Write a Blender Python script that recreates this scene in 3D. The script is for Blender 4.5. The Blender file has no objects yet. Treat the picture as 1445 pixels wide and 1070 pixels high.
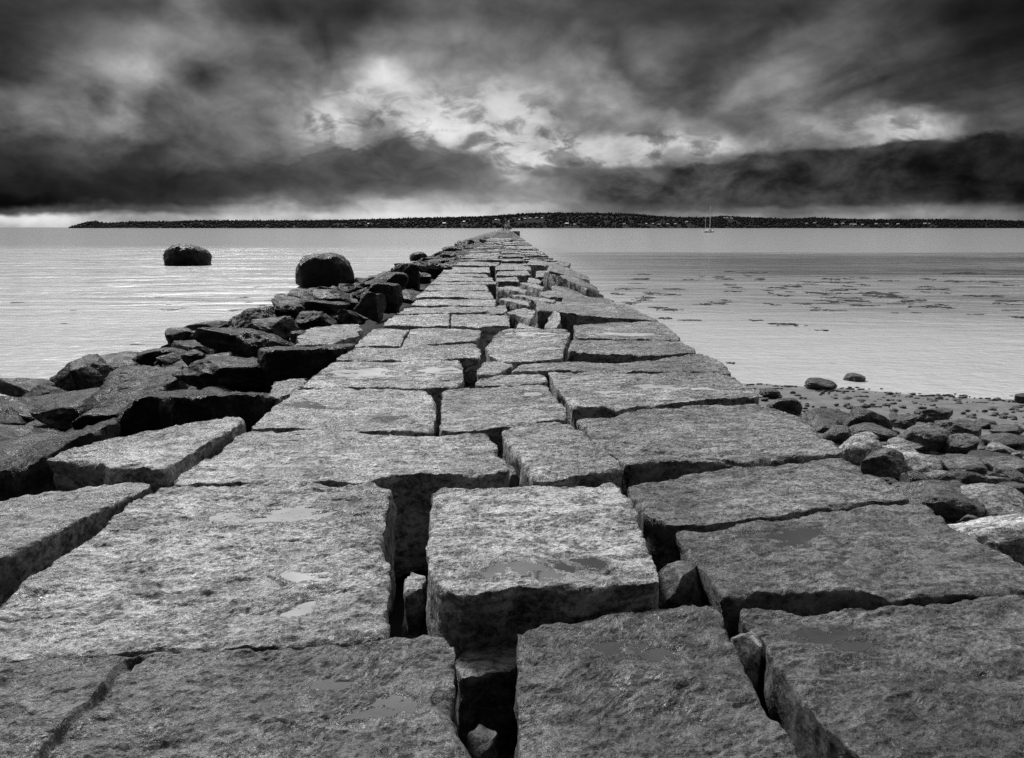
import bpy, bmesh, math, random
import numpy as np
from mathutils import Vector, Euler

random.seed(7)
rng = np.random.default_rng(7)
scene = bpy.context.scene
COL = scene.collection

# ------------------------------------------------------------------ camera
IW, IH, FP = 1445.0, 1070.0, 1080.0
CAM = np.array([0.0, 0.0, 1.6])
PITCH = math.atan((535 - 321) / FP)
YAW = math.atan(8.5 / FP)
cp, sp, cy, sy = math.cos(PITCH), math.sin(PITCH), math.cos(YAW), math.sin(YAW)
F = np.array([sy * cp, cy * cp, -sp])
RT = np.array([cy, -sy, 0.0])
UP = np.cross(RT, F)
WATER = -1.6


def ray(px, py):
    return F + (px - 722.5) / FP * RT - (py - 535.0) / FP * UP


def at(px, py, z=0.0, c=0.0):
    """ground point seen at a photograph pixel, on the plane  height = z + c * Y"""
    d = ray(px, py)
    t = (z + c * CAM[1] - CAM[2]) / (d[2] - c * d[1])
    return CAM + t * d


cam_d = bpy.data.cameras.new("camera")
cam_d.sensor_width = 36.0
cam_d.lens = 36.0 * FP / IW
cam_d.clip_start = 0.05
cam_d.clip_end = 60000
cam = bpy.data.objects.new("camera", cam_d)
COL.objects.link(cam)
cam.location = CAM
cam.rotation_euler = (math.pi / 2 - PITCH, 0, -YAW)
scene.camera = cam

# ------------------------------------------------------------------ noise
_perm = rng.permutation(256).astype(np.int64)
_perm = np.concatenate([_perm, _perm, _perm])
_g = rng.normal(size=(256, 3))
_g /= np.linalg.norm(_g, axis=1)[:, None]


def perlin(p):
    p = np.asarray(p, dtype=np.float64)
    i = np.floor(p).astype(np.int64)
    f = p - i
    i &= 255
    w = f * f * f * (f * (f * 6 - 15) + 10)
    out = np.zeros(len(p))
    for a in (0, 1):
        wx = w[:, 0] if a else 1 - w[:, 0]
        ia = _perm[(i[:, 0] + a) & 255]
        for b in (0, 1):
            wy = w[:, 1] if b else 1 - w[:, 1]
            ib = _perm[(ia + i[:, 1] + b) & 511]
            for c in (0, 1):
                wz = w[:, 2] if c else 1 - w[:, 2]
                h = _perm[(ib + i[:, 2] + c) & 511]
                g = _g[h]
                out += wx * wy * wz * (g[:, 0] * (f[:, 0] - a) + g[:, 1] * (f[:, 1] - b) + g[:, 2] * (f[:, 2] - c))
    return out * 1.5


def fbm(p, octaves=4, gain=0.5, lac=2.03, off=0.0):
    p = np.asarray(p) + off
    s = np.zeros(len(p))
    a = 1.0
    for _ in range(octaves):
        s += a * perlin(p)
        p = p * lac + 17.3
        a *= gain
    return s


def ridge(p, octaves=4, gain=0.5, off=0.0):
    p = np.asarray(p) + off
    s = np.zeros(len(p))
    a = 1.0
    for _ in range(octaves):
        s += a * (0.5 - np.abs(perlin(p)))
        p = p * 2.1 + 9.1
        a *= gain
    return s


# ------------------------------------------------------------------ object helpers
def mesh_obj(name, V, Fq, mat=None, parent=None, smooth=True, loc=None):
    """V (n,3) array, Fq a list of arrays of equal-length faces"""
    V = np.asarray(V, dtype=np.float64)
    if loc is None:
        loc = np.zeros(3)
    me = bpy.data.meshes.new(name)
    me.vertices.add(len(V))
    me.vertices.foreach_set("co", (V - loc).astype(np.float32).ravel())
    if not isinstance(Fq, list):
        Fq = [Fq]
    tot = np.concatenate([np.full(len(f), f.shape[1], dtype=np.int32) for f in Fq])
    idx = np.concatenate([f.ravel() for f in Fq]).astype(np.int32)
    me.loops.add(len(idx))
    me.loops.foreach_set("vertex_index", idx)
    me.polygons.add(len(tot))
    st = np.concatenate([[0], np.cumsum(tot)[:-1]]).astype(np.int32)
    me.polygons.foreach_set("loop_start", st)
    me.polygons.foreach_set("loop_total", tot)
    me.polygons.foreach_set("use_smooth", np.full(len(tot), smooth, dtype=bool))
    me.update(calc_edges=True)
    me.validate()
    if mat:
        me.materials.append(mat)
    o = bpy.data.objects.new(name, me)
    o.location = loc
    COL.objects.link(o)
    if parent:
        o.parent = parent
    return o


def tag(o, label=None, cat=None, group=None, kind=None):
    if label:
        o["label"] = label
    if cat:
        o["category"] = cat
    if group:
        o["group"] = group
    if kind:
        o["kind"] = kind
    return o


def bm_obj(name, bm, mat=None, parent=None, smooth=False):
    me = bpy.data.meshes.new(name)
    bmesh.ops.recalc_face_normals(bm, faces=bm.faces)
    bm.to_mesh(me)
    bm.free()
    if smooth:
        me.polygons.foreach_set("use_smooth", np.full(len(me.polygons), True))
    if mat:
        me.materials.append(mat)
    o = bpy.data.objects.new(name, me)
    COL.objects.link(o)
    if parent:
        o.parent = parent
    return o


def empty(name, loc, rz=0):
    o = bpy.data.objects.new(name, None)
    COL.objects.link(o)
    o.location = loc
    o.rotation_euler = (0, 0, rz)
    return o


def add_prism(bm, poly, z0, z1, s=1.0, dx=0, dy=0):
    """polygon in XY lofted from z0 to z1, the top scaled by s"""
    a = [bm.verts.new((x, y, z0)) for x, y in poly]
    b = [bm.verts.new((x * s + dx, y * s + dy, z1)) for x, y in poly]
    n = len(poly)
    for k in range(n):
        bm.faces.new((a[k], a[(k + 1) % n], b[(k + 1) % n], b[k]))
    bm.faces.new(b)
    bm.faces.new(a[::-1])


def add_box(bm, cx, cy_, z0, wx, wy, h, s=1.0):
    add_prism(bm, [(cx - wx / 2, cy_ - wy / 2), (cx + wx / 2, cy_ - wy / 2), (cx + wx / 2, cy_ + wy / 2), (cx - wx / 2, cy_ + wy / 2)], z0, z0 + h)


def add_gable(bm, cx, cy_, z0, wx, wy, h):
    """roof prism, ridge along X"""
    x0, x1, y0, y1 = cx - wx / 2, cx + wx / 2, cy_ - wy / 2, cy_ + wy / 2
    v = [bm.verts.new(c) for c in ((x0, y0, z0), (x1, y0, z0), (x1, y1, z0), (x0, y1, z0), (x0, cy_, z0 + h), (x1, cy_, z0 + h))]
    for f in ((0, 1, 5, 4), (2, 3, 4, 5), (0, 4, 3), (1, 2, 5), (3, 2, 1, 0)):
        bm.faces.new([v[i] for i in f])


def add_tube(bm, pts, r0, r1=None, n=8):
    r1 = r0 if r1 is None else r1
    rings = []
    for k, p in enumerate(pts):
        p = Vector(p)
        d = (Vector(pts[min(k + 1, len(pts) - 1)]) - Vector(pts[max(k - 1, 0)])).normalized()
        a = d.orthogonal().normalized()
        b = d.cross(a)
        r = r0 + (r1 - r0) * k / max(1, len(pts) - 1)
        rings.append([bm.verts.new(p + r * (math.cos(t) * a + math.sin(t) * b)) for t in [2 * math.pi * j / n for j in range(n)]])
    for A, B in zip(rings, rings[1:]):
        for j in range(n):
            bm.faces.new((A[j], A[(j + 1) % n], B[(j + 1) % n], B[j]))
    bm.faces.new(rings[0][::-1])
    bm.faces.new(rings[-1])


# ------------------------------------------------------------------ node helpers
class NT:
    def __init__(self, tree):
        self.t = tree
        self.n = tree.nodes
        self.l = tree.links

    def node(self, typ, **kw):
        nd = self.n.new(typ)
        for k, v in kw.items():
            setattr(nd, k, v)
        return nd

    def put(self, sock, v):
        if hasattr(v, "links") or isinstance(v, bpy.types.NodeSocket):
            self.l.new(v, sock)
        elif v is not None:
            sock.default_value = v

    def m(self, op, a, b=None, c=None, clamp=False):
        nd = self.node("ShaderNodeMath", operation=op, use_clamp=clamp)
        for s, v in zip(nd.inputs, (a, b, c)):
            self.put(s, v)
        return nd.outputs[0]

    def add(self, a, b):
        return self.m("ADD", a, b)

    def mul(self, a, b):
        return self.m("MULTIPLY", a, b)

    def vm(self, op, a, b=None):
        nd = self.node("ShaderNodeVectorMath", operation=op)
        self.put(nd.inputs[0], a)
        if b is not None:
            self.put(nd.inputs[1], b)
        return nd.outputs[0]

    def comb(self, x, y, z):
        nd = self.node("ShaderNodeCombineXYZ")
        for s, v in zip(nd.inputs, (x, y, z)):
            self.put(s, v)
        return nd.outputs[0]

    def sep(self, v):
        nd = self.node("ShaderNodeSeparateXYZ")
        self.put(nd.inputs[0], v)
        return nd.outputs

    def noise(self, vec, scale, detail=4.0, rough=0.5, dist=0.0, typ="FBM", lac=2.0):
        nd = self.node("ShaderNodeTexNoise")
        nd.noise_type = typ
        self.put(nd.inputs["Vector"], vec)
        nd.inputs["Scale"].default_value = scale
        nd.inputs["Detail"].default_value = detail
        nd.inputs["Roughness"].default_value = rough
        nd.inputs["Distortion"].default_value = dist
        nd.inputs["Lacunarity"].default_value = lac
        return nd.outputs["Fac"]

    def vor(self, vec, scale, feature="F1"):
        nd = self.node("ShaderNodeTexVoronoi", feature=feature)
        self.put(nd.inputs["Vector"], vec)
        nd.inputs["Scale"].default_value = scale
        return nd.outputs["Distance"]

    def rng(self, v, a, b, c=0.0, d=1.0, smooth=True):
        nd = self.node("ShaderNodeMapRange", interpolation_type="SMOOTHSTEP" if smooth else "LINEAR")
        nd.clamp = True
        self.put(nd.inputs["Value"], v)
        for k, x in zip(("From Min", "From Max", "To Min", "To Max"), (a, b, c, d)):
            self.put(nd.inputs[k], x)
        return nd.outputs[0]

    def mix(self, f, a, b):
        nd = self.node("ShaderNodeMix", data_type="FLOAT")
        self.put(nd.inputs[0], f)
        self.put(nd.inputs[2], a)
        self.put(nd.inputs[3], b)
        return nd.outputs[0]

    def ramp(self, v, stops, interp="EASE"):
        nd = self.node("ShaderNodeValToRGB")
        cr = nd.color_ramp
        cr.interpolation = interp
        while len(cr.elements) < len(stops):
            cr.elements.new(0.5)
        for e, (p, x) in zip(cr.elements, stops):
            e.position = p
            e.color = (x, x, x, 1)
        self.put(nd.inputs[0], v)
        return nd.outputs[0]

    def gray(self, v):
        return self.comb(v, v, v)

    def bump(self, h, strength, dist, normal=None):
        nd = self.node("ShaderNodeBump")
        nd.inputs["Strength"].default_value = strength
        nd.inputs["Distance"].default_value = dist
        self.put(nd.inputs["Height"], h)
        if normal is not None:
            self.put(nd.inputs["Normal"], normal)
        return nd.outputs[0]


def new_mat(name):
    m = bpy.data.materials.new(name)
    m.use_nodes = True
    t = NT(m.node_tree)
    b = m.node_tree.nodes["Principled BSDF"]
    return m, t, b


def plain(name, v, rough=0.6):
    m, t, b = new_mat(name)
    pos = t.node("ShaderNodeNewGeometry").outputs["Position"]
    n = t.noise(pos, 1.3, 5, 0.6)
    t.put(b.inputs["Base Color"], t.gray(t.mul(v, t.rng(n, 0.3, 0.7, 0.75, 1.2))))
    b.inputs["Roughness"].default_value = rough
    return m


def tone_attr(t):
    a = t.node("ShaderNodeAttribute", attribute_type="OBJECT", attribute_name="tone")
    return a.outputs["Fac"]


def granite(name, lo=0.02, hi=0.62, bump=1.0, lichen=0.35, rlo=0.30, rhi=0.66, spec=0.5):
    m, t, b = new_mat(name)
    pos = t.node("ShaderNodeNewGeometry").outputs["Position"]
    tone = tone_attr(t)
    mp = t.node("ShaderNodeMapping")
    t.put(mp.inputs["Vector"], pos)
    mp.inputs["Rotation"].default_value = (0, 0, math.radians(-14))
    mp.inputs["Scale"].default_value = (0.42, 1.0, 1.0)
    an = mp.outputs[0]
    patch = t.noise(pos, 1.7, 6, 0.62)
    flake = t.noise(an, 13.0, 8, 0.7, 0.6)
    clump = t.noise(pos, 38.0, 5, 0.74)
    grain = t.noise(pos, 230.0, 2, 0.7)
    pits = t.vor(an, 55.0)
    v = t.add(t.mul(t.rng(clump, 0.36, 0.64), 0.40), t.mul(t.rng(grain, 0.25, 0.75), 0.22))
    v = t.add(v, t.mul(t.rng(flake, 0.40, 0.60), 0.38))
    base = t.mix(t.rng(v, 0.06, 0.94), lo, hi)
    pt = t.mul(t.rng(patch, 0.3, 0.72, 0.6, 1.3), t.rng(t.noise(pos, 0.75, 3, 0.5), 0.35, 0.6, 0.75, 1.15))
    base = t.mul(base, pt)
    # crusty dark lichen in clumps
    li = t.noise(pos, 9.0, 6, 0.72, 0.4)
    lm = t.mul(t.rng(li, 0.52, 0.6), t.rng(t.noise(pos, 1.1, 3, 0.5), 0.38, 0.62))
    base = t.mul(base, t.mix(t.mul(lm, lichen), 1.0, 0.45))
    # thin dark lines where flakes of the split face end
    led = t.noise(an, 6.0, 5, 0.6, 1.1)
    st = t.mul(led, 12.0)
    fl = t.m("FLOOR", st)
    fr = t.m("SUBTRACT", st, fl)
    base = t.mul(base, t.mix(t.rng(fr, 0.02, 0.16), t.rng(flake, 0.4, 0.6, 0.18, 0.7), 1.0))
    base = t.mul(base, tone)
    wa = t.node("ShaderNodeAttribute", attribute_type="GEOMETRY", attribute_name="wet")
    wet = wa.outputs["Fac"]
    base = t.mul(base, t.mix(wet, 1.0, 0.5))
    t.put(b.inputs["Base Color"], t.gray(base))
    rgh = t.rng(t.noise(pos, 2.6, 5, 0.65), 0.32, 0.68, rlo, rhi)
    film = t.mul(t.rng(flake, 0.47, 0.40), t.rng(t.noise(pos, 1.9, 4, 0.6), 0.47, 0.6))
    rgh = t.mix(t.mul(film, 0.6), rgh, 0.2)
    t.put(b.inputs["Roughness"], t.mix(t.mul(wet, 0.8), rgh, 0.18))
    # split-face ledges: the height field is terraced so that flakes end in small crisp steps
    ter = t.mul(t.add(fl, t.rng(fr, 0.0, 0.22)), 1.0 / 12.0)
    h = t.add(t.mul(flake, 0.8), t.add(t.mul(ter, 1.1), t.mul(t.rng(pits, 0.0, 0.5), 0.10)))
    n1 = t.bump(h, 1.0, 0.19 * bump)
    n2 = t.bump(t.add(clump, t.mul(grain, 0.2)), 1.0, 0.028 * bump, n1)
    t.put(b.inputs["Normal"], n2)
    b.inputs["Specular IOR Level"].default_value = spec
    return m


M_GRAN = granite("granite")
M_RIP = granite("dark_wet_rock", lo=0.002, hi=0.036, bump=1.2, lichen=0.7, rlo=0.22, rhi=0.7, spec=0.2)
M_COB = granite("shore_stone", lo=0.010, hi=0.28, bump=0.9, lichen=0.5, rlo=0.25, rhi=0.6)


def water_mat():
    m, t, b = new_mat("sea_water")
    pos = t.node("ShaderNodeNewGeometry").outputs["Position"]
    x, y, z = t.sep(pos)
    # calm far lane beyond the wind line, slicks in between
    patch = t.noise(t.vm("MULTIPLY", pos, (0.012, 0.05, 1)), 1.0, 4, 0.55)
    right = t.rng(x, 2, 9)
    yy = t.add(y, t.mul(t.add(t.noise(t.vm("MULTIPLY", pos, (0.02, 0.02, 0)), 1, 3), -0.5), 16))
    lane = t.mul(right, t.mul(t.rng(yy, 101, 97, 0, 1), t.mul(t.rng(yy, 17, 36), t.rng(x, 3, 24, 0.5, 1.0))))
    laneL = t.mul(t.add(1, t.mul(right, -1)), t.mul(t.rng(yy, 150, 110, 0, 1), t.rng(yy, 22, 40)))
    swell = t.noise(t.vm("MULTIPLY", pos, (0.15, 0.50, 1)), 1.0, 4, 0.55, 1.0)
    swell2 = t.noise(t.vm("MULTIPLY", pos, (0.035, 0.16, 1)), 1.0, 3, 0.5, 0.6)
    sww = t.add(t.mul(swell, 0.8), t.mul(swell2, 1.2))
    amp = t.add(0.22, t.add(t.mul(lane, 1.0), t.mul(laneL, 1.25)))
    n1 = t.bump(t.mul(sww, amp), 1.0, 0.5)
    rip = t.noise(t.vm("MULTIPLY", pos, (0.8, 1.5, 1)), 2.4, 5, 0.6, 0.8)
    near = t.rng(y, 75, 14)
    n2 = t.bump(t.mul(rip, t.mix(near, 0.15, 0.7)), 1.0, 0.08, n1)
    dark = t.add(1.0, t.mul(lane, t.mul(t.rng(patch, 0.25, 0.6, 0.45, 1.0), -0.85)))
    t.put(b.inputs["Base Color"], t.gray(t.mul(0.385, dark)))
    b.inputs["Roughness"].default_value = 0.12
    b.inputs["IOR"].default_value = 1.33
    t.put(b.inputs["Normal"], n2)
    return m


def puddle_mat():
    m, t, b = new_mat("puddle_water")
    pos = t.node("ShaderNodeNewGeometry").outputs["Position"]
    n = t.noise(pos, 4.0, 4, 0.5)
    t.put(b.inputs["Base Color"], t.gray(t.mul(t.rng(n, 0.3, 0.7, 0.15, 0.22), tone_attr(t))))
    b.inputs["Roughness"].default_value = 0.03
    b.inputs["IOR"].default_value = 1.33
    t.put(b.inputs["Normal"], t.bump(t.noise(pos, 9, 2, 0.5), 0.4, 0.002))
    # shallow water: the wet stone shows through, the sky mirrors in it more and more toward grazing
    tr = t.node("ShaderNodeBsdfTransparent")
    tr.inputs["Color"].default_value = (.62, .62, .62, 1)
    fre = t.node("ShaderNodeFresnel")
    fre.inputs["IOR"].default_value = 1.33
    mx = t.node("ShaderNodeMixShader")
    t.put(mx.inputs[0], t.mix(t.m("MULTIPLY", fre.outputs[0], 2.2, clamp=True), 0.6, 1.0))
    t.l.new(tr.outputs[0], mx.inputs[1])
    t.l.new(b.outputs[0], mx.inputs[2])
    t.l.new(mx.outputs[0], t.n["Material Output"].inputs["Surface"])
    return m


def ground_mat():
    m, t, b = new_mat("shore_ground")
    pos = t.node("ShaderNodeNewGeometry").outputs["Position"]
    x, y, z = t.sep(pos)
    sand = t.rng(x, 2.4, 3.0)
    n1 = t.noise(pos, 3.0, 8, 0.65)
    n2 = t.noise(t.vm("MULTIPLY", pos, (0.5, 1.6, 1)), 1.6, 6, 0.6, 0.5)
    deb = t.rng(t.noise(t.vm("MULTIPLY", pos, (0.55, 1.5, 1)), 5.0, 7, 0.68, 0.7), 0.56, 0.63)
    deb = t.mul(deb, t.rng(n2, 0.42, 0.6))
    sv = t.mix(t.rng(n1, 0.3, 0.7), 0.05, 0.105)
    sv = t.mul(sv, t.mix(deb, 1.0, 0.18))
    rub = t.mix(t.rng(n1, 0.3, 0.7), 0.003, 0.015)
    t.put(b.inputs["Base Color"], t.gray(t.mix(sand, rub, sv)))
    t.put(b.inputs["Specular IOR Level"], t.mix(sand, 0.06, 0.5))
    t.put(b.inputs["Roughness"], t.mix(sand, 0.8, t.rng(n2, 0.3, 0.7, 0.32, 0.6)))
    h = t.add(t.noise(pos, 9, 8, 0.7), t.mul(deb, 0.5))
    t.put(b.inputs["Normal"], t.bump(h, 0.7, 0.03))
    return m


def weed_mat():
    m, t, b = new_mat("seaweed")
    pos = t.node("ShaderNodeNewGeometry").outputs["Position"]
    n = t.noise(pos, 14, 6, 0.7)
    t.put(b.inputs["Base Color"], t.gray(t.rng(n, 0.3, 0.7, 0.004, 0.02)))
    b.inputs["Specular IOR Level"].default_value = 0.12
    b.inputs["Roughness"].default_value = 0.4
    t.put(b.inputs["Normal"], t.bump(n, 0.8, 0.03))
    return m


def forest_mat(name, lo, hi):
    m, t, b = new_mat(name)
    pos = t.node("ShaderNodeNewGeometry").outputs["Position"]
    n = t.noise(pos, 0.05, 6, 0.65)
    f = t.noise(t.vm("MULTIPLY", pos, (0.4, 0.4, 2.2)), 0.012, 5, 0.6)
    v = t.mix(t.rng(n, 0.3, 0.7), lo, hi)
    t.put(b.inputs["Base Color"], t.gray(t.mul(v, t.rng(f, 0.45, 0.62, 0.6, 1.7))))
    b.inputs["Roughness"].default_value = 0.9
    b.inputs["Specular IOR Level"].default_value = 0.05
    return m


M_WATER, M_PUD, M_GROUND, M_WEED = water_mat(), puddle_mat(), ground_mat(), weed_mat()
M_FOREST = forest_mat("forest", 0.0015, 0.0032)
M_HILL = forest_mat("hillside", 0.0015, 0.0032)
M_PALE = plain("pale_paint", 0.75)
M_HOUSE = plain("weathered_house_paint", 0.11)
M_GREY = plain("grey_paint", 0.3)
M_DARK = plain("dark_paint", 0.03)
M_BRICK = plain("brick", 0.4)
M_METAL = plain("spar_metal", 0.55, 0.5)
M_CLOTH = plain("dark_cloth", 0.04, 0.9)


# ------------------------------------------------------------------ granite block from its four traced edges
def pl(seg):
    return np.array([at(*p) if len(p) == 2 else at(p[0], p[1], p[2]) for p in seg])


def evalpl(P, u):
    d = np.concatenate([[0], np.cumsum(np.linalg.norm(np.diff(P, axis=0), axis=1))])
    d /= d[-1]
    return np.stack([np.interp(u, d, P[:, k]) for k in range(3)], -1)


def params(length, bev, step):
    b = min(bev / length, 0.3)
    k = max(2, int((length - 2 * b * length) / step))
    e = np.array([0, 0.06, 0.16, 0.32, 0.52, 0.75]) * b
    return np.concatenate([e, np.linspace(b, 1 - b, k + 1), 1 - e[::-1]])


def block3d(name, far, right, near, left, thick=0.7, bev=0.05, step=0.02, rc=0.07, rel=0.013, wob=0.02, mat=None, tone=1.0, dents=(), grooves=(), seed=None, taper=0.05, vstep=None):
    """far L->R, right far->near, near R->L, left near->far: 3-D polylines; a solid block below that top"""
    sd = seed if seed is not None else random.uniform(0, 200)
    fl, fr, nr, nl = far[0], right[0], near[0], left[0]
    Fp = np.vstack([far, fr]) if np.linalg.norm(far[-1] - fr) > 1e-6 else far
    Rp = np.vstack([right, nr]) if np.linalg.norm(right[-1] - nr) > 1e-6 else right
    Np = np.vstack([near, nl]) if np.linalg.norm(near[-1] - nl) > 1e-6 else near
    Lp = np.vstack([left, fl]) if np.linalg.norm(left[-1] - fl) > 1e-6 else left
    ln = lambda P: np.linalg.norm(np.diff(P, axis=0), axis=1).sum()
    W, H = 0.5 * (ln(Fp) + ln(Np)), 0.5 * (ln(Lp) + ln(Rp))
    U, Vv = params(W, bev, step), params(H, bev, step)
    nu, nv = len(U), len(Vv)
    u, v = np.meshgrid(U, Vv)
    u, v = u.ravel(), v.ravel()
    du0, dv0 = np.minimum(u, 1 - u) * W, np.minimum(v, 1 - v) * H
    rc_ = min(rc, 0.3 * W, 0.3 * H)
    a, b = np.clip(1 - du0 / rc_, 0, 1), np.clip(1 - dv0 / rc_, 0, 1)
    a2, b2 = a * np.sqrt(1 - b * b / 2), b * np.sqrt(1 - a * a / 2)
    du, dv = np.where((a > 0), rc_ * (1 - a2), du0), np.where((b > 0), rc_ * (1 - b2), dv0)
    u2 = np.where(u < 0.5, du / W, 1 - du / W)
    v2 = np.where(v < 0.5, dv / H, 1 - dv / H)
    E = lambda P, s: evalpl(P, s)
    P = (1 - v2)[:, None] * E(Fp, u2) + v2[:, None] * E(Np[::-1], u2) + (1 - u2)[:, None] * E(Lp[::-1], v2) + u2[:, None] * E(Rp, v2)
    P -= ((1 - u2) * (1 - v2))[:, None] * fl + (u2 * (1 - v2))[:, None] * fr + (u2 * v2)[:, None] * nr + ((1 - u2) * v2)[:, None] * nl
    d = np.minimum(du0, dv0)
    # chipped, uneven arris
    rr = bev * np.clip(0.36 + 1.5 * fbm(P * 3.4, 3, 0.6, off=sd) + 0.6 * fbm(P * 13, 2, off=sd + 2), 0.08, 1.6)
    q = np.clip(1 - d / rr, 0, 1)
    drop = rr * (1 - np.sqrt(np.clip(1 - q * q, 0, 1)))
    top = P.copy()
    top[:, 2] -= drop
    # relief of the split face
    ca, sa = math.cos(-0.25), math.sin(-0.25)
    A = np.stack([(P[:, 0] * ca - P[:, 1] * sa) * 0.5, P[:, 0] * sa + P[:, 1] * ca, P[:, 2]], -1)
    h = rel * (1.4 * fbm(P * 1.3, 2, off=sd) + 0.95 * fbm(A * 6, 3, 0.55, off=sd + 3))
    if step < 0.03:
        h += rel * (1.15 * ridge(A * 13, 4, 0.62, off=sd + 5) - 0.55)
    for (gx, gy, ra, rb, dep, ang) in dents:
        c, s = math.cos(ang), math.sin(ang)
        ex, ey = P[:, 0] - gx, P[:, 1] - gy
        e2 = ((ex * c + ey * s) / ra) ** 2 + ((-ex * s + ey * c) / rb) ** 2
        h -= dep * np.exp(-e2 * (1 + 0.5 * fbm(P * 4, 2, off=sd)))
    for (p0, p1, wd, dep) in grooves:
        p0, p1 = np.array(p0[:2]), np.array(p1[:2])
        tt = np.clip(((P[:, :2] - p0) @ (p1 - p0)) / ((p1 - p0) @ (p1 - p0)), 0, 1)
        dist = np.linalg.norm(P[:, :2] - (p0 + tt[:, None] * (p1 - p0)), axis=1) + 0.006 * fbm(P * 9, 3)
        h -= dep * np.clip(1.3 * (1 - (dist / wd) ** 2), 0, 1)
    top[:, 2] += h
    g = np.arange(nu * nv).reshape(nv, nu)
    quads = np.stack([g[1:, :-1], g[1:, 1:], g[:-1, 1:], g[:-1, :-1]], -1).reshape(-1, 4)
    loop = np.concatenate([g[0, :-1], g[:-1, -1], g[-1, :0:-1], g[:0:-1, 0]])  # clockwise from far-left
    nl_ = len(loop)
    vs = vstep or step * 1.5
    lv, z, s = [], 0.0, vs * 0.5
    while z < thick:
        z = min(thick, z + s)
        lv.append(z)
        s = min(s * 1.25, 0.12)
    base = top[loop]
    ctr = base.mean(0)
    rad = base - ctr
    rad[:, 2] = 0
    rad /= np.linalg.norm(rad, axis=1)[:, None] + 1e-9
    rings = []
    for z in lv:
        r = base.copy()
        r[:, 2] -= z
        r -= rad * (taper * z)
        r += rad * (0.035 * fbm(r * 3.0, 3, off=sd + 8) * min(1, z / 0.1))[:, None]
        rings.append(r)
    V = np.vstack([top] + rings)
    faces = [quads]
    prev = loop
    off = len(top)
    for k in range(len(rings)):
        cur = np.arange(off + k * nl_, off + (k + 1) * nl_)
        faces.append(np.stack([prev, np.roll(prev, -1), np.roll(cur, -1), cur], -1)[:, ::-1][:, [3, 2, 1, 0]])
        prev = cur
    # general wobble of the outline
    Wv = np.stack([fbm(V * 3.2, 4, 0.55, off=sd + 11), fbm(V * 3.2, 4, 0.55, off=sd + 23), fbm(V * 2.0, 2, off=sd + 31) * 0.25], -1)
    V = V + wob * Wv
    sheets = []
    nt = len(top)
    wetv = np.zeros(nt)
    for (gx_, gy_, ra, rb, dep, ang) in dents:
        c, s_ = math.cos(ang), math.sin(ang)
        ex, ey = V[:nt, 0] - gx_, V[:nt, 1] - gy_
        e = np.sqrt(((ex * c + ey * s_) / ra) ** 2 + ((-ex * s_ + ey * c) / rb) ** 2) * (1 + 0.25 * fbm(P * 5, 2, off=sd + 40))
        if (e < 1.0).sum() < 6:
            continue
        L = float(np.percentile(V[:nt, 2][e < 1.0], 58))
        rim = (e > 1.2) & (e < 1.75) & (V[:nt, 2] < L + .001)
        V[:nt, 2][rim] = L + .0015
        low = (V[:nt, 2] < L) & (e < 1.25)
        fq = quads[low[quads].any(1) & (e[quads] < 1.7).all(1)]
        wn_ = np.clip(1.25 - (V[:nt, 2] - L) / .007, 0, 1) * np.clip((2.1 - e) / .7, 0, 1) * np.clip(.9 + .8 * fbm(P * 7, 2, off=sd + 50), 0, 1)
        wetv = np.maximum(wetv, wn_)
        if len(fq):
            ids, inv = np.unique(fq, return_inverse=True)
            sv_ = V[ids].copy()
            sv_[:, 2] = L
            sheets.append((sv_, inv.reshape(fq.shape)))
        else:
            sheets.append(None)
    bot = np.array([np.mean(V[prev], axis=0)])
    V = np.vstack([V, bot])
    ci = len(V) - 1
    tri = np.stack([prev, np.roll(prev, -1), np.full(nl_, ci)], -1)
    o = mesh_obj(name, V, [np.vstack(faces), tri], mat, loc=np.array([ctr[0], ctr[1], ctr[2]]))
    o["tone"] = float(tone)
    if dents:
        at_ = o.data.attributes.new("wet", "FLOAT", "POINT")
        at_.data.foreach_set("value", np.concatenate([wetv, np.zeros(len(V) - nt)]).astype(np.float32))
    SHEETS[:] = sheets
    return o


SHEETS = []


def block(far, right, near, left, label, z=0.0, group=None, name="granite_block", cat="stone block", puddles=(), grooves=(), **kw):
    zz = lambda s: [p if len(p) == 3 else (p[0], p[1], z) for p in s]
    dents, sheets = [], []
    for (px, py, ra, rb, ang, lev, lab) in puddles:
        c = at(px, py, z)
        dents.append((c[0], c[1], ra * 1.2, rb * 1.2, 0.012, ang))
        sheets.append((c, ra, rb, ang, lev, lab))
    gr = [(at(a[0], a[1], z), at(b[0], b[1], z), w, d) for a, b, w, d in grooves]
    kw.setdefault("mat", M_GRAN)
    o = block3d(name, pl(zz(far)), pl(zz(right)), pl(zz(near)), pl(zz(left)), dents=dents, grooves=gr, **kw)
    tag(o, label, cat, group)
    for (c, ra, rb, ang, lev, lab), sh in zip(sheets, list(SHEETS)):
        if sh is None:
            continue
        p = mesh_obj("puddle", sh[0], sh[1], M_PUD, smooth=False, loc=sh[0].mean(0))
        p["tone"] = 0.14 if "dark" in lab and "grooved" not in lab else 2.1 if "white" in lab or "bright jag" in lab or "small bright puddle" in lab or "pale" in lab else 0.6  # lightest puddles: white sky reflection painted in as a paler base colour
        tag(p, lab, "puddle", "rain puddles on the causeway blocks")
    return o


# ------------------------------------------------------------------ rounded or faceted single rock
_ico = {}


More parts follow.
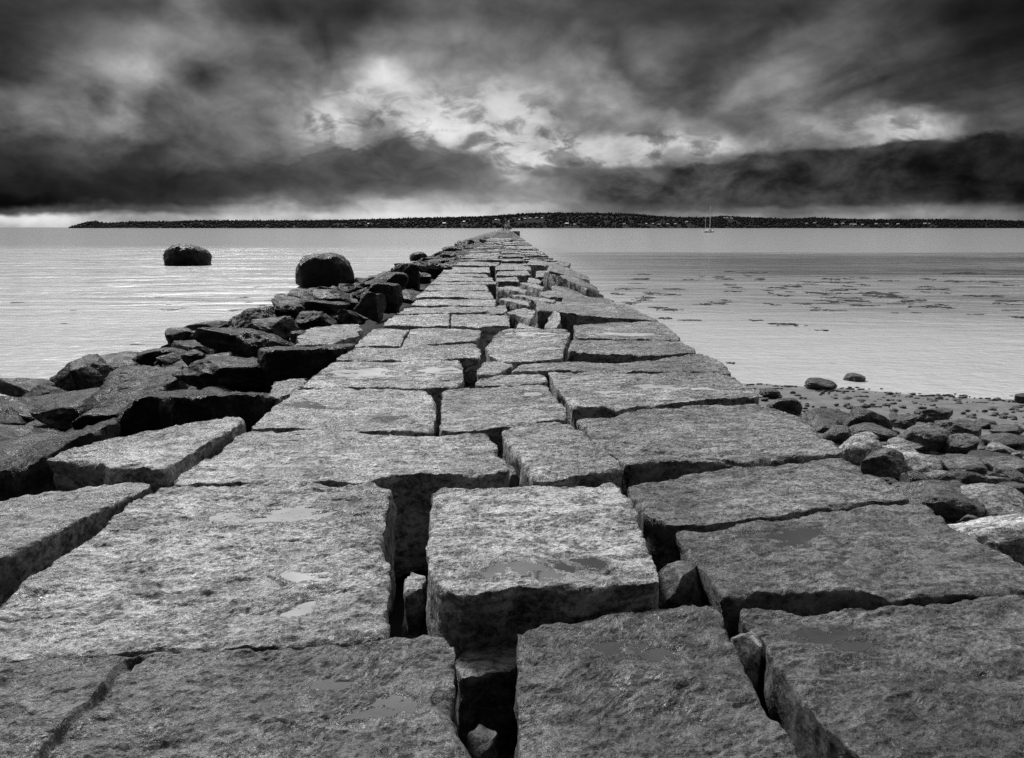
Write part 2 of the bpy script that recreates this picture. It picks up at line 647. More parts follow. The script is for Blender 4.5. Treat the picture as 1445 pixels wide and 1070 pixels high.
def ico(n):
    if n not in _ico:
        bm = bmesh.new()
        bmesh.ops.create_icosphere(bm, subdivisions=n, radius=1)
        bm.verts.ensure_lookup_table()
        V = np.array([v.co[:] for v in bm.verts])
        T = np.array([[v.index for v in f.verts] for f in bm.faces])
        bm.free()
        _ico[n] = (V, T)
    return _ico[n]


def rock(name, loc, dims, label, group=None, e=2.6, facets=5, rough=0.10, sub=4, rot=(0, 0, 0), mat=None, tone=1.0, cat="rock", cut=(0.62, 0.9)):
    V, T = ico(sub)
    V = V.copy()
    V /= ((np.abs(V) ** e).sum(1) ** (1 / e))[:, None]
    sd = random.uniform(0, 300)
    for _ in range(facets):
        n = rng.normal(size=3)
        n /= np.linalg.norm(n)
        h = random.uniform(*cut)
        ex = np.clip(V @ n - h, 0, None)
        V -= 0.9 * ex[:, None] * n
    N = V / np.linalg.norm(V, axis=1)[:, None]
    V += N * (rough * (fbm(V * 1.4, 2, off=sd) + 0.4 * fbm(V * 4.0, 4, 0.6, off=sd) + 0.35 * (ridge(V * np.array([2.2, 2.2, 6.0]), 4, 0.6, off=sd) - .4)))[:, None]
    V *= np.array(dims) * 0.5
    Rm = np.array(Euler(rot).to_matrix())
    V = V @ Rm.T + np.array(loc)
    o = mesh_obj(name, V, T, mat or M_COB, loc=np.array(loc, dtype=float))
    o["tone"] = float(tone)
    tag(o, label, cat, group)
    return o


def rock_at(box, label, z=-1.0, c=0.0, group=None, name="shore_rock", dep=0.85, lift=0.0, ck=0.40, hk=1.08, wk=1.04, **kw):
    """a rock whose outline fills a pixel box, standing on the plane z + c*Y"""
    x0, y0, x1, y1 = box
    g = at((x0 + x1) / 2, y1 - 0.08 * (y1 - y0), z, c)
    dist = (g - CAM) @ F
    w = (x1 - x0) * dist / FP
    dp = w * dep
    phi = math.atan2(CAM[2] - g[2], g[1])
    app = (y1 - y0) * dist / FP
    hh = math.sqrt(max((app * 0.5) ** 2 - (dp * 0.5 * math.sin(phi)) ** 2, (0.22 * app) ** 2)) / math.cos(phi) * 2
    hh = max(hh, 0.25 * w * 0.6)
    loc = (g[0], g[1] + dp * 0.42, g[2] + hh * ck + lift)
    kw.setdefault("rot", (random.uniform(-.08, .08), random.uniform(-.08, .08), random.uniform(-.25, .25)))
    return rock(name, loc, (w * wk, dp * wk, hh * hk), label, group, **kw)

# ------------------------------------------------------------------ foreground causeway blocks
NEAR = dict(rel=0.017, step=0.0085, bev=0.038, vstep=0.012)
block([(-150, 946), (0, 936), (77, 926), (184, 924), (249, 919), (330, 921), (421, 918), (521, 909), (600, 898)],
      [(634, 898), (640, 920), (645, 945), (641, 1005), (652, 1030), (672, 1064), (700, 1110)],
      [(735, 1230), (300, 1220), (-100, 1215)], [(-560, 1210), (-300, 1040)],
      "wide dark granite block with a long drilled groove and two puddles at its right end", z=0.0, tone=0.38, seed=3.1, **NEAR,
      grooves=[((186, 934), (60, 1075), 0.035, 0.035)],
      puddles=[(468, 966, .055, .045, 0.1, -.012, "small bright-rimmed puddle on the dark grooved block"),
               (525, 1002, .10, .055, 0.25, -.012, "larger grey puddle at the right end of the dark grooved block")])
block([(230, 687), (280, 684), (345, 683), (400, 685), (470, 684), (520, 681)], [(556, 690), (552, 712), (546, 729), (541, 760), (548, 800), (547, 852), (551, 880)],
      [(552, 896), (537, 900), (521, 906), (460, 910), (421, 914), (330, 917), (249, 915), (184, 920), (77, 922), (0, 933)],
      [(-140, 944), (-60, 893), (0, 855), (42, 815), (82, 792), (115, 771), (149, 742), (192, 708)],
      "largest pale granite block, left of the raised block, with bright water in its hollows", z=0.0, tone=1.0, seed=8.7, rc=0.05, **NEAR,
      puddles=[(398, 724, .26, .085, 0.12, -.010, "long pale puddle along the far side of the largest block"),
               (432, 815, .085, .05, -0.3, -.010, "bright jagged puddle in the middle right of the largest block"),
               (428, 858, .06, .06, 0.3, -.010, "small bright puddle nearest the front of the largest block")])
block([(-90, 716), (0, 705), (69, 693), (142, 685)], [(219, 685), (207, 692), (168, 708), (115, 733), (57, 761), (0, 788)], [(-120, 850), (-250, 900)], [(-420, 900), (-260, 790)],
      "granite block left of the largest block, beyond the wide dark gap", z=0.0, tone=0.6, seed=15.2, step=0.012, bev=.05, thick=0.6)
block([(92, 635), (138, 623), (177, 617), (210, 608), (249, 600), (318, 588)], [(350, 589), (340, 600), (318, 612), (277, 634)], [(236, 660), (194, 658), (155, 660), (138, 653), (111, 652)], [(66, 651)],
      "flat pale granite block sitting higher than its neighbours at the left edge", z=0.07, tone=0.95, seed=21.0, step=0.012, bev=.05, thick=0.6)
block([(347, 608), (398, 607), (468, 607), (520, 610), (560, 613), (613, 614), (640, 611)], [(686, 610), (697, 622), (704, 638), (715, 655)],
      [(720, 668), (690, 668), (674, 667), (631, 670), (587, 668), (543, 673), (503, 678), (462, 677), (420, 681), (398, 683), (340, 682)], [(237, 684), (275, 658), (310, 634)],
      "long pale granite block spanning behind the largest block", z=0.015, tone=1.05, seed=28.4, step=0.010, bev=.05,
      puddles=[(400, 655, .10, .05, 0.2, -.014, "thin wet patch on the long pale block")])
block([(421, 549), (456, 549), (514, 549), (581, 549)], [(604, 552), (615, 563), (616, 580)], [(613, 610), (560, 609), (526, 609), (468, 605), (398, 605)], [(350, 605), (385, 576)],
      "trapezoid granite block with a broken front right corner and pale wet patches", z=0.0, tone=1.1, seed=33.3, step=0.011, bev=.05,
      puddles=[(445, 573, .20, .12, 0.1, -.010, "dull grey puddle on the trapezoid block with the broken corner"),
               (560, 590, .14, .07, 0.0, -.012, "bright puddle by the broken corner of the trapezoid block")])
block([(471, 511), (509, 511), (560, 511), (602, 510)], [(648, 507), (652, 518), (655, 534)], [(651, 545), (616, 547), (520, 547), (440, 546)], [(424, 545)],
      "granite block half covered by one broad pale sheet of rainwater", z=0.0, tone=1.1, seed=39.9, step=0.013, bev=.05,
      puddles=[(565, 526, .55, .25, 0.05, -.008, "broadest pale sheet of rainwater on a causeway block")])
block([(497, 491), (561, 492), (619, 487)], [(672, 485), (679, 500)], [(677, 506), (648, 506), (602, 508), (540, 509)], [(472, 509)],
      "narrow granite block behind the block with the broad sheet of water", z=0.02, tone=1.0, seed=44.1, step=0.013, bev=.04)
block([(527, 465), (560, 464)], [(577, 465), (566, 484)], [(564, 489), (520, 489)], [(499, 489)], "left one of two granite blocks parted by a slanting drilled joint", z=0.0, tone=1.0, step=0.015, bev=.03)
block([(580, 465), (620, 464), (660, 465)], [(680, 467), (676, 476)], [(672, 482), (619, 484), (590, 489)], [(567, 489), (570, 484)], "right one of two granite blocks parted by a slanting drilled joint", z=0.02, tone=1.0, step=0.015, bev=.04)
block([(556, 445), (600, 444)], [(634, 444)], [(634, 461), (580, 460)], [(540, 460)], "shorter pale granite block beside a bright straight joint", z=0.0, tone=1.15, step=0.018, bev=.03)
block([(637, 444), (680, 444)], [(716, 443), (719, 455)], [(718, 461), (680, 462)], [(637, 461)], "longer pale granite block right of a bright straight joint", z=0.03, tone=1.1, step=0.018, bev=.04)

block([(609, 691, ), (621, 688), (690, 689), (766, 685), (862, 681)], [(878, 682), (879, 694), (897, 717), (912, 760), (929, 802)], [(933, 823), (874, 825), (824, 829), (786, 830), (736, 830), (690, 836), (650, 841)], [(628, 835), (607, 813), (604, 783), (602, 763), (607, 737)],
      "raised squarish granite block with a broken front face in the middle of the causeway", z=0.10, tone=1.2, seed=52.6, bev=.045, step=0.0085, vstep=0.012, thick=0.62, taper=0.02,
      puddles=[(740, 806, .15, .075, 0.0, -.020, "thin dull puddle on the front of the raised squarish block"),
               (820, 798, .075, .05, 0.2, -.014, "dark puddle at the front right of the raised squarish block")])
block([(732, 899), (751, 884), (797, 874), (843, 869), (900, 867), (935, 858)], [(1006, 855), (1026, 887), (1034, 907), (1062, 960), (1070, 984), (1103, 1036)], [(1165, 1150), (950, 1165)], [(735, 1180), (734, 1070), (733, 1005), (731, 928)],
      "dark lichen-crusted granite block in front of the raised squarish block", z=0.0, tone=0.31, seed=61.2, **NEAR,
      puddles=[(855, 914, .07, .045, 0.1, -.013, "dark wet hollow at the back of the lichen-crusted block"), (932, 922, .06, .04, -0.1, -.016, "dark wet hollow at the right of the lichen-crusted block")])
block([(707, 608), (730, 602), (753, 598), (780, 597)], [(808, 602), (847, 627), (875, 649)], [(883, 664), (834, 667), (794, 674)], [(757, 678), (744, 658), (716, 627)],
      "small granite block behind the raised squarish block with a gap on its left", z=0.03, tone=1.0, seed=66.6, step=0.010, bev=.045)
block([(625, 553), (660, 547), (759, 544)], [(772, 546), (794, 571)], [(805, 592), (769, 596), (707, 604), (660, 606)], [(622, 608), (622, 580)],
      "square granite block with pale spots at the middle joint of the causeway", z=0.02, tone=1.0, seed=71.1, step=0.011, bev=.045,
      puddles=[(745, 556, .10, .07, 0, -.012, "pale puddle on the square block at the middle joint")])
block([(680, 532), (700, 530)], [(766, 529), (772, 538)], [(771, 542), (720, 544)], [(669, 543)], "thin flat granite slab lying across the middle joint", z=0.0, tone=1.0, step=0.014, bev=.03, thick=.5)
block([(686, 510), (705, 511)], [(727, 514), (719, 519)], [(700, 528)], [(673, 531), (674, 523)], "wedge-shaped granite stone behind the thin slab at the middle joint", z=0.03, tone=1.0, step=0.014, bev=.03, thick=.5, cat="stone")
block([(710, 465), (750, 464)], [(797, 465), (805, 471), (797, 490)], [(793, 507), (755, 510), (722, 512)], [(691, 504), (686, 490), (697, 474)],
      "rounded granite block with brilliant white puddles at the middle joint", z=0.03, tone=1.0, seed=77.0, step=0.013, bev=.07,
      puddles=[(748, 473, .28, .22, 0.1, -.010, "brilliant white puddle on the back of the rounded middle block"), (770, 492, .16, .10, -0.3, -.012, "smaller white puddle on the right of the rounded middle block")])

block([(1042, 853), (1074, 855), (1119, 860), (1180, 860), (1224, 854), (1305, 849), (1386, 844), (1445, 842)], [(1570, 837), (1700, 930)], [(1900, 1160), (1500, 1200)], [(1270, 1180), (1216, 1069), (1196, 1049), (1164, 1016), (1123, 976), (1087, 927), (1074, 899), (1045, 880)],
      "dark granite block in the bottom right corner with a pale worn left edge", z=0.0, tone=0.34, seed=83.4, **NEAR,
      puddles=[(1165, 905, .12, .07, 0.2, -.012, "dark puddle on the block in the bottom right corner")])
block([(953, 752), (1103, 732), (1232, 713), (1275, 704)], [(1292, 704), (1340, 740), (1445, 796)], [(1540, 834), (1445, 835), (1362, 841), (1249, 847), (1224, 840), (1176, 833), (1123, 834), (1083, 834)], [(1020, 842), (994, 806), (973, 786)],
      "broad dark granite block in front of the long straight joint with one dark puddle", z=0.01, tone=0.42, seed=88.8, step=0.010, bev=.05,
      puddles=[(1115, 760, .15, .10, 0.2, -.011, "dark grey puddle near the long straight joint")])
block([(886, 686), (933, 677), (1022, 664), (1108, 654)], [(1190, 647), (1240, 672)], [(1288, 699), (1232, 707), (1103, 727)], [(953, 746), (941, 741), (909, 725), (888, 697)],
      "granite block behind the long straight joint at the right edge", z=0.01, tone=0.58, seed=93.2, step=0.010, bev=.035)
block([(812, 590), (856, 588), (878, 583), (919, 578), (971, 573), (1018, 570)], [(1073, 571), (1122, 588), (1162, 613)], [(1190, 641), (1108, 646), (1034, 652), (971, 651), (909, 654)], [(884, 658), (862, 642), (834, 621)],
      "broad granite block at the right edge with one fine slanting groove", z=0.02, tone=0.75, seed=98.5, step=0.010, bev=.05,
      grooves=[((905, 637), (1050, 652), 0.02, 0.02)])
block([(773, 525), (816, 526), (900, 527), (1000, 526)], [(1034, 530), (1060, 546)], [(1072, 560), (1003, 564), (940, 569), (878, 577), (862, 575)], [(812, 574), (806, 571), (785, 549)],
      "granite block at the right edge dotted with pale wet patches", z=0.02, tone=0.95, seed=103.0, step=0.011, bev=.045,
      puddles=[(945, 547, .30, .12, -0.2, -.012, "scattered pale puddle on the block at the right edge"), (880, 555, .2, .07, -0.2, -.013, "faint pale puddle left on the block at the right edge")])
block([(735, 515), (803, 511), (875, 512), (919, 508), (987, 499)], [(1013, 509), (1026, 518)], [(1034, 526), (980, 525), (878, 525), (800, 524)], [(722, 526)], "dull sloping granite slab reaching from the middle joint to the right edge", z=0.03, tone=0.72, step=0.013, bev=.04, thick=.5)
block([(806, 481), (884, 480)], [(962, 482), (975, 490)], [(984, 497), (930, 503), (875, 500), (841, 500)], [(801, 496)], "granite block with a hollowed dark front face at the right edge", z=0.05, tone=0.75, step=0.013, bev=.05)
block([(809, 459), (860, 456), (922, 454)], [(935, 457), (950, 468)], [(962, 479), (894, 478)], [(815, 478), (811, 468)], "granite block at the right edge with a long white puddle", z=0.03, tone=0.8, step=0.014, bev=.04,
      puddles=[(878, 471, .55, .16, 0.1, -.008, "long white puddle on the block at the right edge")])

# stones wedged in the gaps between the blocks
G_CH = "stones wedged in the gaps between the blocks"
GK = dict(name="wedged_stone", cat="stone", group=G_CH, step=.012, bev=.03, rc=.04, wob=.04, vstep=.02)
block([(573, 818), (588, 808), (604, 812)], [(607, 816)], [(604, 832), (588, 836)], [(574, 832)], "upright stone wedged in the gap left of the raised squarish block", z=-.09, thick=.45, tone=1.2, **GK)
block([(638, 925), (690, 912), (730, 904)], [(732, 915)], [(731, 942), (690, 950)], [(638, 962)], "large dark stone sunk in the gap under the raised squarish block", z=-.15, thick=.5, tone=.8, **GK)
block([(652, 1030), (672, 1012), (690, 1020)], [(695, 1030)], [(694, 1052), (676, 1060)], [(655, 1050)], "narrow dark stone deep in the gap at the bottom of the picture", z=-.26, thick=.35, tone=.45, **GK)
rock("wedged_stone", tuple(at(962, 842, -0.14)), (0.27, 0.22, 0.30), "dark stone between the raised squarish block and the lichen-crusted block", G_CH, e=5, facets=6, tone=0.5, mat=M_GRAN, rough=.06, cat="stone")
rock("wedged_stone", tuple(at(1053, 930, -0.10)), (0.115, 0.20, 0.22), "pale wedge of stone in the gap beside the corner block", G_CH, e=4, facets=9, tone=1.15, mat=M_GRAN, rough=.06, cat="stone", rot=(0.2, 0.1, 0.4))
rock("wedged_stone", tuple(at(594, 886, -0.36)), (0.2, 0.2, 0.2), "low dark stone at the foot of the upright wedged stone", G_CH, e=4, facets=6, tone=0.45, mat=M_GRAN, rough=.07, cat="stone")
rock("wedged_stone", tuple(at(724, 680, -0.2)), (0.16, 0.2, 0.25), "small dark stone in the gap behind the raised squarish block", G_CH, e=4, facets=6, tone=0.5, mat=M_GRAN, rough=.07, cat="stone")
rock("wedged_stone", tuple(at(664, 530, -0.2)), (0.28, 0.3, 0.3), "dark stone at the end of the block with the broad sheet of water", G_CH, e=4, facets=6, tone=0.5, mat=M_GRAN, rough=.07, cat="stone")

# ------------------------------------------------------------------ middle distance, still traced
MID = dict(step=0.028, bev=.05, rel=.012, wob=.03, thick=0.7)


def q(fl, fr, nr, nl, label, z=0.0, tone=0.9, **kw):
    k = dict(MID)
    k.update(kw)
    return block([fl], [fr], [nr], [nl], label, z=z, tone=tone, **k)


q((575, 434), (690, 433), (688, 441), (560, 443), "granite block with a dark bowed front edge in the left column", tone=1.0)
q((688, 434), (716, 430), (712, 443), (690, 443), "tilted pointed stone beside the middle gap", z=.06, tone=.9, cat="stone")
q((588, 423), (700, 423), (698, 432), (580, 431), "pale granite block with a shadowed front along its whole length", z=.02, tone=1.1)
q((597, 411), (690, 411), (698, 421), (585, 419), "pale granite block behind the one with the shadowed front", tone=1.05)
q((606, 402), (686, 402), (690, 410), (598, 410), "left column granite block with a thin crack at its front", tone=.95)
q((610, 398), (710, 398), (712, 401), (607, 401), "thin pale granite slab running to the middle gap", z=.01, tone=1.05)
q((618, 391), (694, 392), (696, 397), (612, 397), "left column granite block before the thin pale slab", tone=.95)
q((622, 386), (686, 387), (690, 390.5), (618, 390.5), "left column granite block with a ragged right end", tone=.95)
q((630, 375), (690, 376), (692, 385), (623, 385), "deep left column granite block before the ragged one", tone=1.0)
q((733, 449), (757, 449), (759, 463), (728, 463), "squarish granite stone low in the middle gap", z=-.05, tone=1.0, cat="stone")
q((715, 441), (741, 436), (755, 440), (751, 450), "pointed granite slab resting over the middle gap", z=.08, tone=.95)
q((703, 422), (717, 421), (744, 424), (748, 431), "tilted granite block with a dark front in the middle column", z=.14, tone=.95)
q((719, 416), (740, 416), (784, 424), (783, 427), "long thin granite slab slanting across the middle column", z=.12, tone=.9)
q((699, 406), (722, 403), (745, 409), (742, 413), "rounded granite block with a dark hollow front in the middle column", z=.16, tone=.9, bev=.12)
q((732, 400), (750, 400), (769, 405), (766, 409), "small granite block over a deep dark hole", z=.16, tone=.95)
q((700, 392), (728, 391), (733, 397), (702, 397), "flat granite block with a thick dark front in the middle column", z=.16, tone=.95)
q((702, 383), (744, 382), (749, 388), (700, 389), "flat pale granite block in the middle column", z=.12, tone=.95)
q((700, 376), (748, 376), (750, 381), (699, 381), "wide granite block at the far end of the tumbled middle column", z=.10, tone=.95)
# tumbled blocks of the right column
TUM = dict(step=0.03, bev=.05, rel=.013, wob=.03, thick=.55, mat=M_GRAN)
block([(757, 426, .08), (790, 426, .08)], [(880, 428, .0), (905, 441, -.05)], [(930, 452, -.05), (860, 449, .02), (800, 441, .08)], [(757, 437, .08)], "broad smooth granite slab sloping down to the right-hand water", tone=.72, **TUM)
block([(795, 418, .1), (850, 420, .0)], [(866, 424, -.1)], [(868, 431, -.1), (820, 429, .02)], [(792, 427, .1)], "granite beam lying behind the broad smooth slab", tone=.68, **TUM)
block([(778, 440, .03), (783, 438, .1)], [(792, 443, .08), (790, 452, 0)], [(786, 463, -.05)], [(768, 463, -.15)], "small upright wedge with one pale cut face beside the broad slab", tone=1.05, **TUM)
block([(768, 384, .38), (788, 389, .34)], [(830, 408, .1), (853, 417, -.1)], [(838, 419, -.2), (800, 414, -.1)], [(763, 405, -.05)], "tipped-up granite slab showing its smooth face, highest of the tumbled blocks", tone=.66, **TUM)
block([(762, 411, .12), (780, 411, .12)], [(830, 418, .0)], [(826, 421, 0), (790, 420, .1)], [(762, 417, .12)], "granite block with a pale broken end below the tipped-up slab", tone=.8, **TUM)
block([(780, 404, .1), (800, 406, .05)], [(838, 416, -.1)], [(828, 418, -.1), (800, 414, .05)], [(778, 411, .08)], "low granite block in front of the tipped-up slab", tone=.7, **TUM)
block([(790, 388, .1), (815, 392, .0)], [(842, 405, -.3)], [(846, 412, -.4), (820, 403, -.1)], [(792, 393, .05)], "long granite block slipping toward the water behind the tipped-up slab", tone=.7, **TUM)
block([(775, 375, .1), (800, 377, .0)], [(830, 390, -.3)], [(832, 396, -.35), (800, 389, -.1)], [(772, 381, .1)], "granite block with its right end sunk at the water's edge", tone=.68, **TUM)
block([(757, 382, .16), (774, 382, .16)], [(775, 386, .14)], [(768, 391, .12)], [(756, 391, .12)], "short granite block standing behind the tipped-up slab", tone=.8, **TUM)
block([(746, 392, .12), (760, 394, .14)], [(764, 397, .12)], [(762, 400, .1)], [(744, 398, .1)], "small pale-ended stone in the tumbled middle of the causeway", tone=.9, cat="stone", **TUM)
block([(748, 366, .12), (790, 367, .0)], [(805, 372, -.1)], [(800, 376, -.1), (770, 375, .1)], [(744, 373, .12)], "granite slab at the far end of the tumbled right column", tone=.75, **TUM)

# ------------------------------------------------------------------ regular rows beyond
G_FAR = "granite blocks paving the far causeway"
far_lab = {0: "long granite block in the left column of the far causeway",
           1: "short granite block in the middle column of the far causeway",
           2: "granite block in the right column of the far causeway"}
count_so_far = len([o for o in COL.objects if o.name.startswith("granite_block")])


def row_blocks(y0):
    dpt = random.uniform(0.85, 1.25)
    x1, x2 = -0.2 + random.uniform(-.18, .18), 0.95 + random.uniform(-.2, .2)
    out = []
    for k, (a, b) in enumerate(((-2.2, x1 - .05), (x1 + .05, x2 - .05), (x2 + .05, 2.35))):
        s = random.uniform(-.12, .12) if k else 0
        out.append((k, a + random.uniform(-.03, .03), b, y0 + .03 + s, y0 + dpt - .03 + s, random.uniform(-.05, .09)))
    return dpt, out


Y = {0: 31.6, 1: 31.4, 2: 35.0}
yrow = 31.6
n_ind = count_so_far
while n_ind < 297:
    dpt, rows = row_blocks(yrow)
    for k, a, b, ya, yb, z in rows:
        if yb < Y[k] + .4:
            continue
        c = lambda x, y: np.array([[x, y, z + random.uniform(-.03, .03)]])
        st = 0.05 if yrow < 45 else 0.12
        o = block3d("granite_block", c(a, yb), c(b, yb), c(b, ya), c(a, ya), thick=.7, bev=.05, step=st, vstep=.1, rel=.015, wob=.035, mat=M_GRAN, tone=random.uniform(.62, .95))
        tag(o, far_lab[k], "stone block", ["left column of far causeway blocks", "middle column of far causeway blocks", "right column of far causeway blocks"][k])
        n_ind += 1
    yrow += dpt
bm = bmesh.new()
while yrow < 1300:
    dpt, rows = row_blocks(yrow)
    if yrow > 250:
        dpt *= 3
    for k, a, b, ya, yb, z in rows:
        if yrow > 250:
            yb = ya + dpt - .1
        add_prism(bm, [(a, ya), (b, ya), (b, yb), (a, yb)], -1.2, z + .01)
    yrow += dpt
o = bm_obj("distant_paving_blocks", bm, M_GRAN)
o["tone"] = 0.72
tag(o, "countless distant granite blocks running on to the end of the breakwater", "stone block", kind="stuff")


# ------------------------------------------------------------------ ground sheet under everything near
def left_slope(X):
    return np.maximum(-0.25 - 0.185 * (-X - 2.3), -4.0)


def beach_z(X, Yv):
    edge = 14.6 + 0.9 * np.sin(X * 0.35) + 0.12 * np.clip(X - 6, 0, 30) * -1
    b = -1.6 + (edge - Yv) * 0.062
    return np.clip(b, -3.5, 0.2)


def grid_axis(parts):
    return np.unique(np.concatenate([np.arange(a, b, s) for a, b, s in parts]))


gx = grid_axis([(-200, -40, 20), (-40, -14, 2.0), (-14, 14, 0.14), (14, 40, .5), (40, 220, 12)])
gy = grid_axis([(-8, 0, .6), (0, 22, 0.14), (22, 60, 0.8), (60, 140, 4), (140, 1360, 30)])
GX, GY = np.meshgrid(gx, gy)
fx, fy = GX.ravel(), GY.ravel()
P2 = np.stack([fx, fy, 0 * fx], -1)
nz = fbm(P2 * 0.9, 4, off=5.0)
zl = left_slope(fx) - 0.18 + 0.18 * nz
zr = beach_z(fx, fy) + 0.03 * fbm(P2 * 0.5, 3) + 0.012 * fbm(P2 * 3, 3)
zc = -0.72 + 0.1 * nz
rgt = np.clip((fx - 2.25) / 0.7, 0, 1)
zz = np.where(fx < -2.3, zl, np.where(fx < 2.25, zc, zc * (1 - rgt) + zr * rgt))
nxg, nyg = len(gx), len(gy)
gi = np.arange(nxg * nyg).reshape(nyg, nxg)
GQ = np.stack([gi[:-1, :-1], gi[:-1, 1:], gi[1:, 1:], gi[1:, :-1]], -1).reshape(-1, 4)
o = mesh_obj("ground", np.stack([fx, fy, zz], -1), GQ, M_GROUND)
tag(o, "dark sandy shore and stony bed under the causeway", kind="structure")

# water: one sheet to the horizon (a little below it the sea bed sheet runs on)
S = 40000.0
wy = np.array([-60, 0, 20, 60, 200, 800, 3000, 10000, S])
wx = np.array([-S, -8000, -2000, -400, -60, 0, 60, 400, 2000, 8000, S])
WX, WY = np.meshgrid(wx, wy)
wi = np.arange(WX.size).reshape(WX.shape)
WQ = np.stack([wi[:-1, :-1], wi[:-1, 1:], wi[1:, 1:], wi[1:, :-1]], -1).reshape(-1, 4)
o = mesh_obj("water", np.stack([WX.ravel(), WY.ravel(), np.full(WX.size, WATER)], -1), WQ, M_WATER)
tag(o, "calm pale sea reaching to the far shore", kind="structure")

# ------------------------------------------------------------------ left bank of tumbled dark rocks
G_L = "dark rocks tumbled along the left flank"


def zleft(px, py):
    z = -0.7
    for _ in range(8):
        p = at(px, py, z)
        z = 0.5 * z + 0.5 * float(np.clip(left_slope(p[0]), -1.6, -0.1))
    return z


RB = dict(mat=M_RIP, step=0.016, rel=.014, wob=.05, bev=.07, rc=.12, name="flank_rock", cat="rock", group=G_L)
block([(168, 583, -.35), (215, 553, -.3), (305, 553, -.3), (385, 556, -.3)], [(388, 562, -.1)], [(365, 556, .03), (304, 560, .05), (245, 563, .05), (212, 558, .05), (185, 566, 0)], [(165, 585, -.1)],
      "long wavy-topped rock with a dark face along the flat block at the left edge", thick=.6, tone=1.3, **RB)
block([(368, 490, -.05), (440, 488, -.02), (500, 485, .0)], [(498, 488, .06)], [(492, 491, .08), (440, 494, .08), (392, 494, .07)], [(366, 497, .05)],
      "squared rock with a broad upright dark face at the left flank", thick=.55, tone=1.7, **RB)
block([(439, 462), (470, 459), (504, 457)], [(509, 465)], [(506, 473), (470, 485)], [(417, 488), (424, 474)], "flat pale-topped slab by the squared rock on the left flank", z=-.02, thick=.4, **{**RB, "mat": M_GRAN}, tone=.8)
block([(388, 538), (439, 531)], [(428, 538)], [(421, 553)], [(384, 562), (378, 555)], "small flat stone tucked against the causeway below the squared rock", z=-.08, thick=.4, **{**RB, "mat": M_GRAN}, tone=.8)
block([(-90, 690, -.12), (0, 650, -.12), (80, 618, -.12), (159, 589, -.12)], [(163, 595, -.08)], [(110, 619, -.06), (60, 643, -.06), (0, 664, -.06)], [(-110, 715, -.08)], "long ridge-backed dark rock in front of the left slope", thick=.7, tone=1.2, **RB)
block([(440 - 440, 602, -.7), (60, 600, -.7), (98, 612, -.65)], [(99, 615, -.6)], [(60, 640, -.45), (20, 655, -.4)], [(-60, 680, -.4), (-60, 640, -.6)], "broad sloping slab at the left border of the picture", thick=.5, tone=1.1, **RB)
block([(165, 517, -.45), (232, 516, -.4), (258, 518, -.4)], [(258, 530, -.42), (225, 553, -.5)], [(200, 580, -.62), (160, 587, -.68)], [(121, 574, -.75), (135, 553, -.65)], "big tilted slab with its smooth dark face turned to the viewer", thick=.4, tone=1.05, **RB)

boxes = [
    ((140, 582, 222, 612), "dark rock filling the corner beyond the flat pale block at the left edge", .35),
    ((205, 580, 262, 602), "low dark rock along the far side of the flat pale block", .6),
    ((222, 466, 276, 500), "pale-tipped rock on the waterline of the left flank", 1.6),
    ((158, 496, 262, 524), "flat black slab jutting over the left water", .45),
    ((250, 497, 292, 526), "blunt rock at the end of the flat black slab", 1.2),
    ((62, 514, 160, 566), "humped dark rock at the left waterline", .9),
    ((128, 512, 200, 530), "low pale-topped rock behind the humped dark rock", 1.5),
    ((228, 508, 378, 562), "large lumpy rock behind the wavy-topped rock", 1.5),
    ((252, 468, 396, 506), "long dark rock lying behind the flat black slab", 1.0),
    ((316, 441, 386, 480), "peaked dark rock on the left skyline of the flank", .9),
    ((328, 476, 412, 518), "dark rock left of the squared upright rock", .8),
    ((352, 455, 430, 490), "dark rock between the peaked rock and the pale slab", .9),
    ((-20, 543, 94, 578), "flat dark rock at the left border on the waterline", .8),
    ((-10, 562, 122, 592), "flat pale-topped rock at the left border", 1.6),
    ((10, 576, 140, 622), "sloping grey rock below the flat pale-topped one", 1.2),
    ((90, 590, 165, 626), "dark rock in the hollow under the tilted slab", .8),
    ((-40, 588, 30, 625), "dark rock cut by the left border of the picture", .8),
    ((300, 548, 322, 560), "small round pale stone on top of the wavy rock", 2.6),
    ((378, 432, 432, 466), "pointed dark rock right of the peaked rock", .9),
    ((405, 441, 470, 472), "slanting dark rock above the pale slab", .8),
    ((430, 424, 496, 458), "dark rock below the two standing slabs", .9),
    ((440, 412, 500, 438), "flat dark rock by the big boulder's foot", 1.5),
    ((493, 410, 545, 460), "standing slab with a striped grey face", 2.6),
    ((514, 403, 568, 447), "black slab leaning on the striped standing slab", .5),
    ((470, 442, 512, 464), "dark rock beside the pale flat slab", .7),
    ((402, 470, 440, 492), "dark rock left of the pale flat slab", .8),
    ((545, 375, 590, 412), "dark rock among the flat wet ledges", .9),
    ((573, 388, 606, 404), "pale cube-like stone among the flat wet ledges", 2.2),
    ((520, 392, 575, 425), "low ledge rock right of the big boulder", .8),
    ((580, 372, 640, 396), "dark ledge rock beside the causeway edge", .7),
    ((548, 416, 600, 432), "flat grey ledge rock at the causeway edge", 1.4),
]
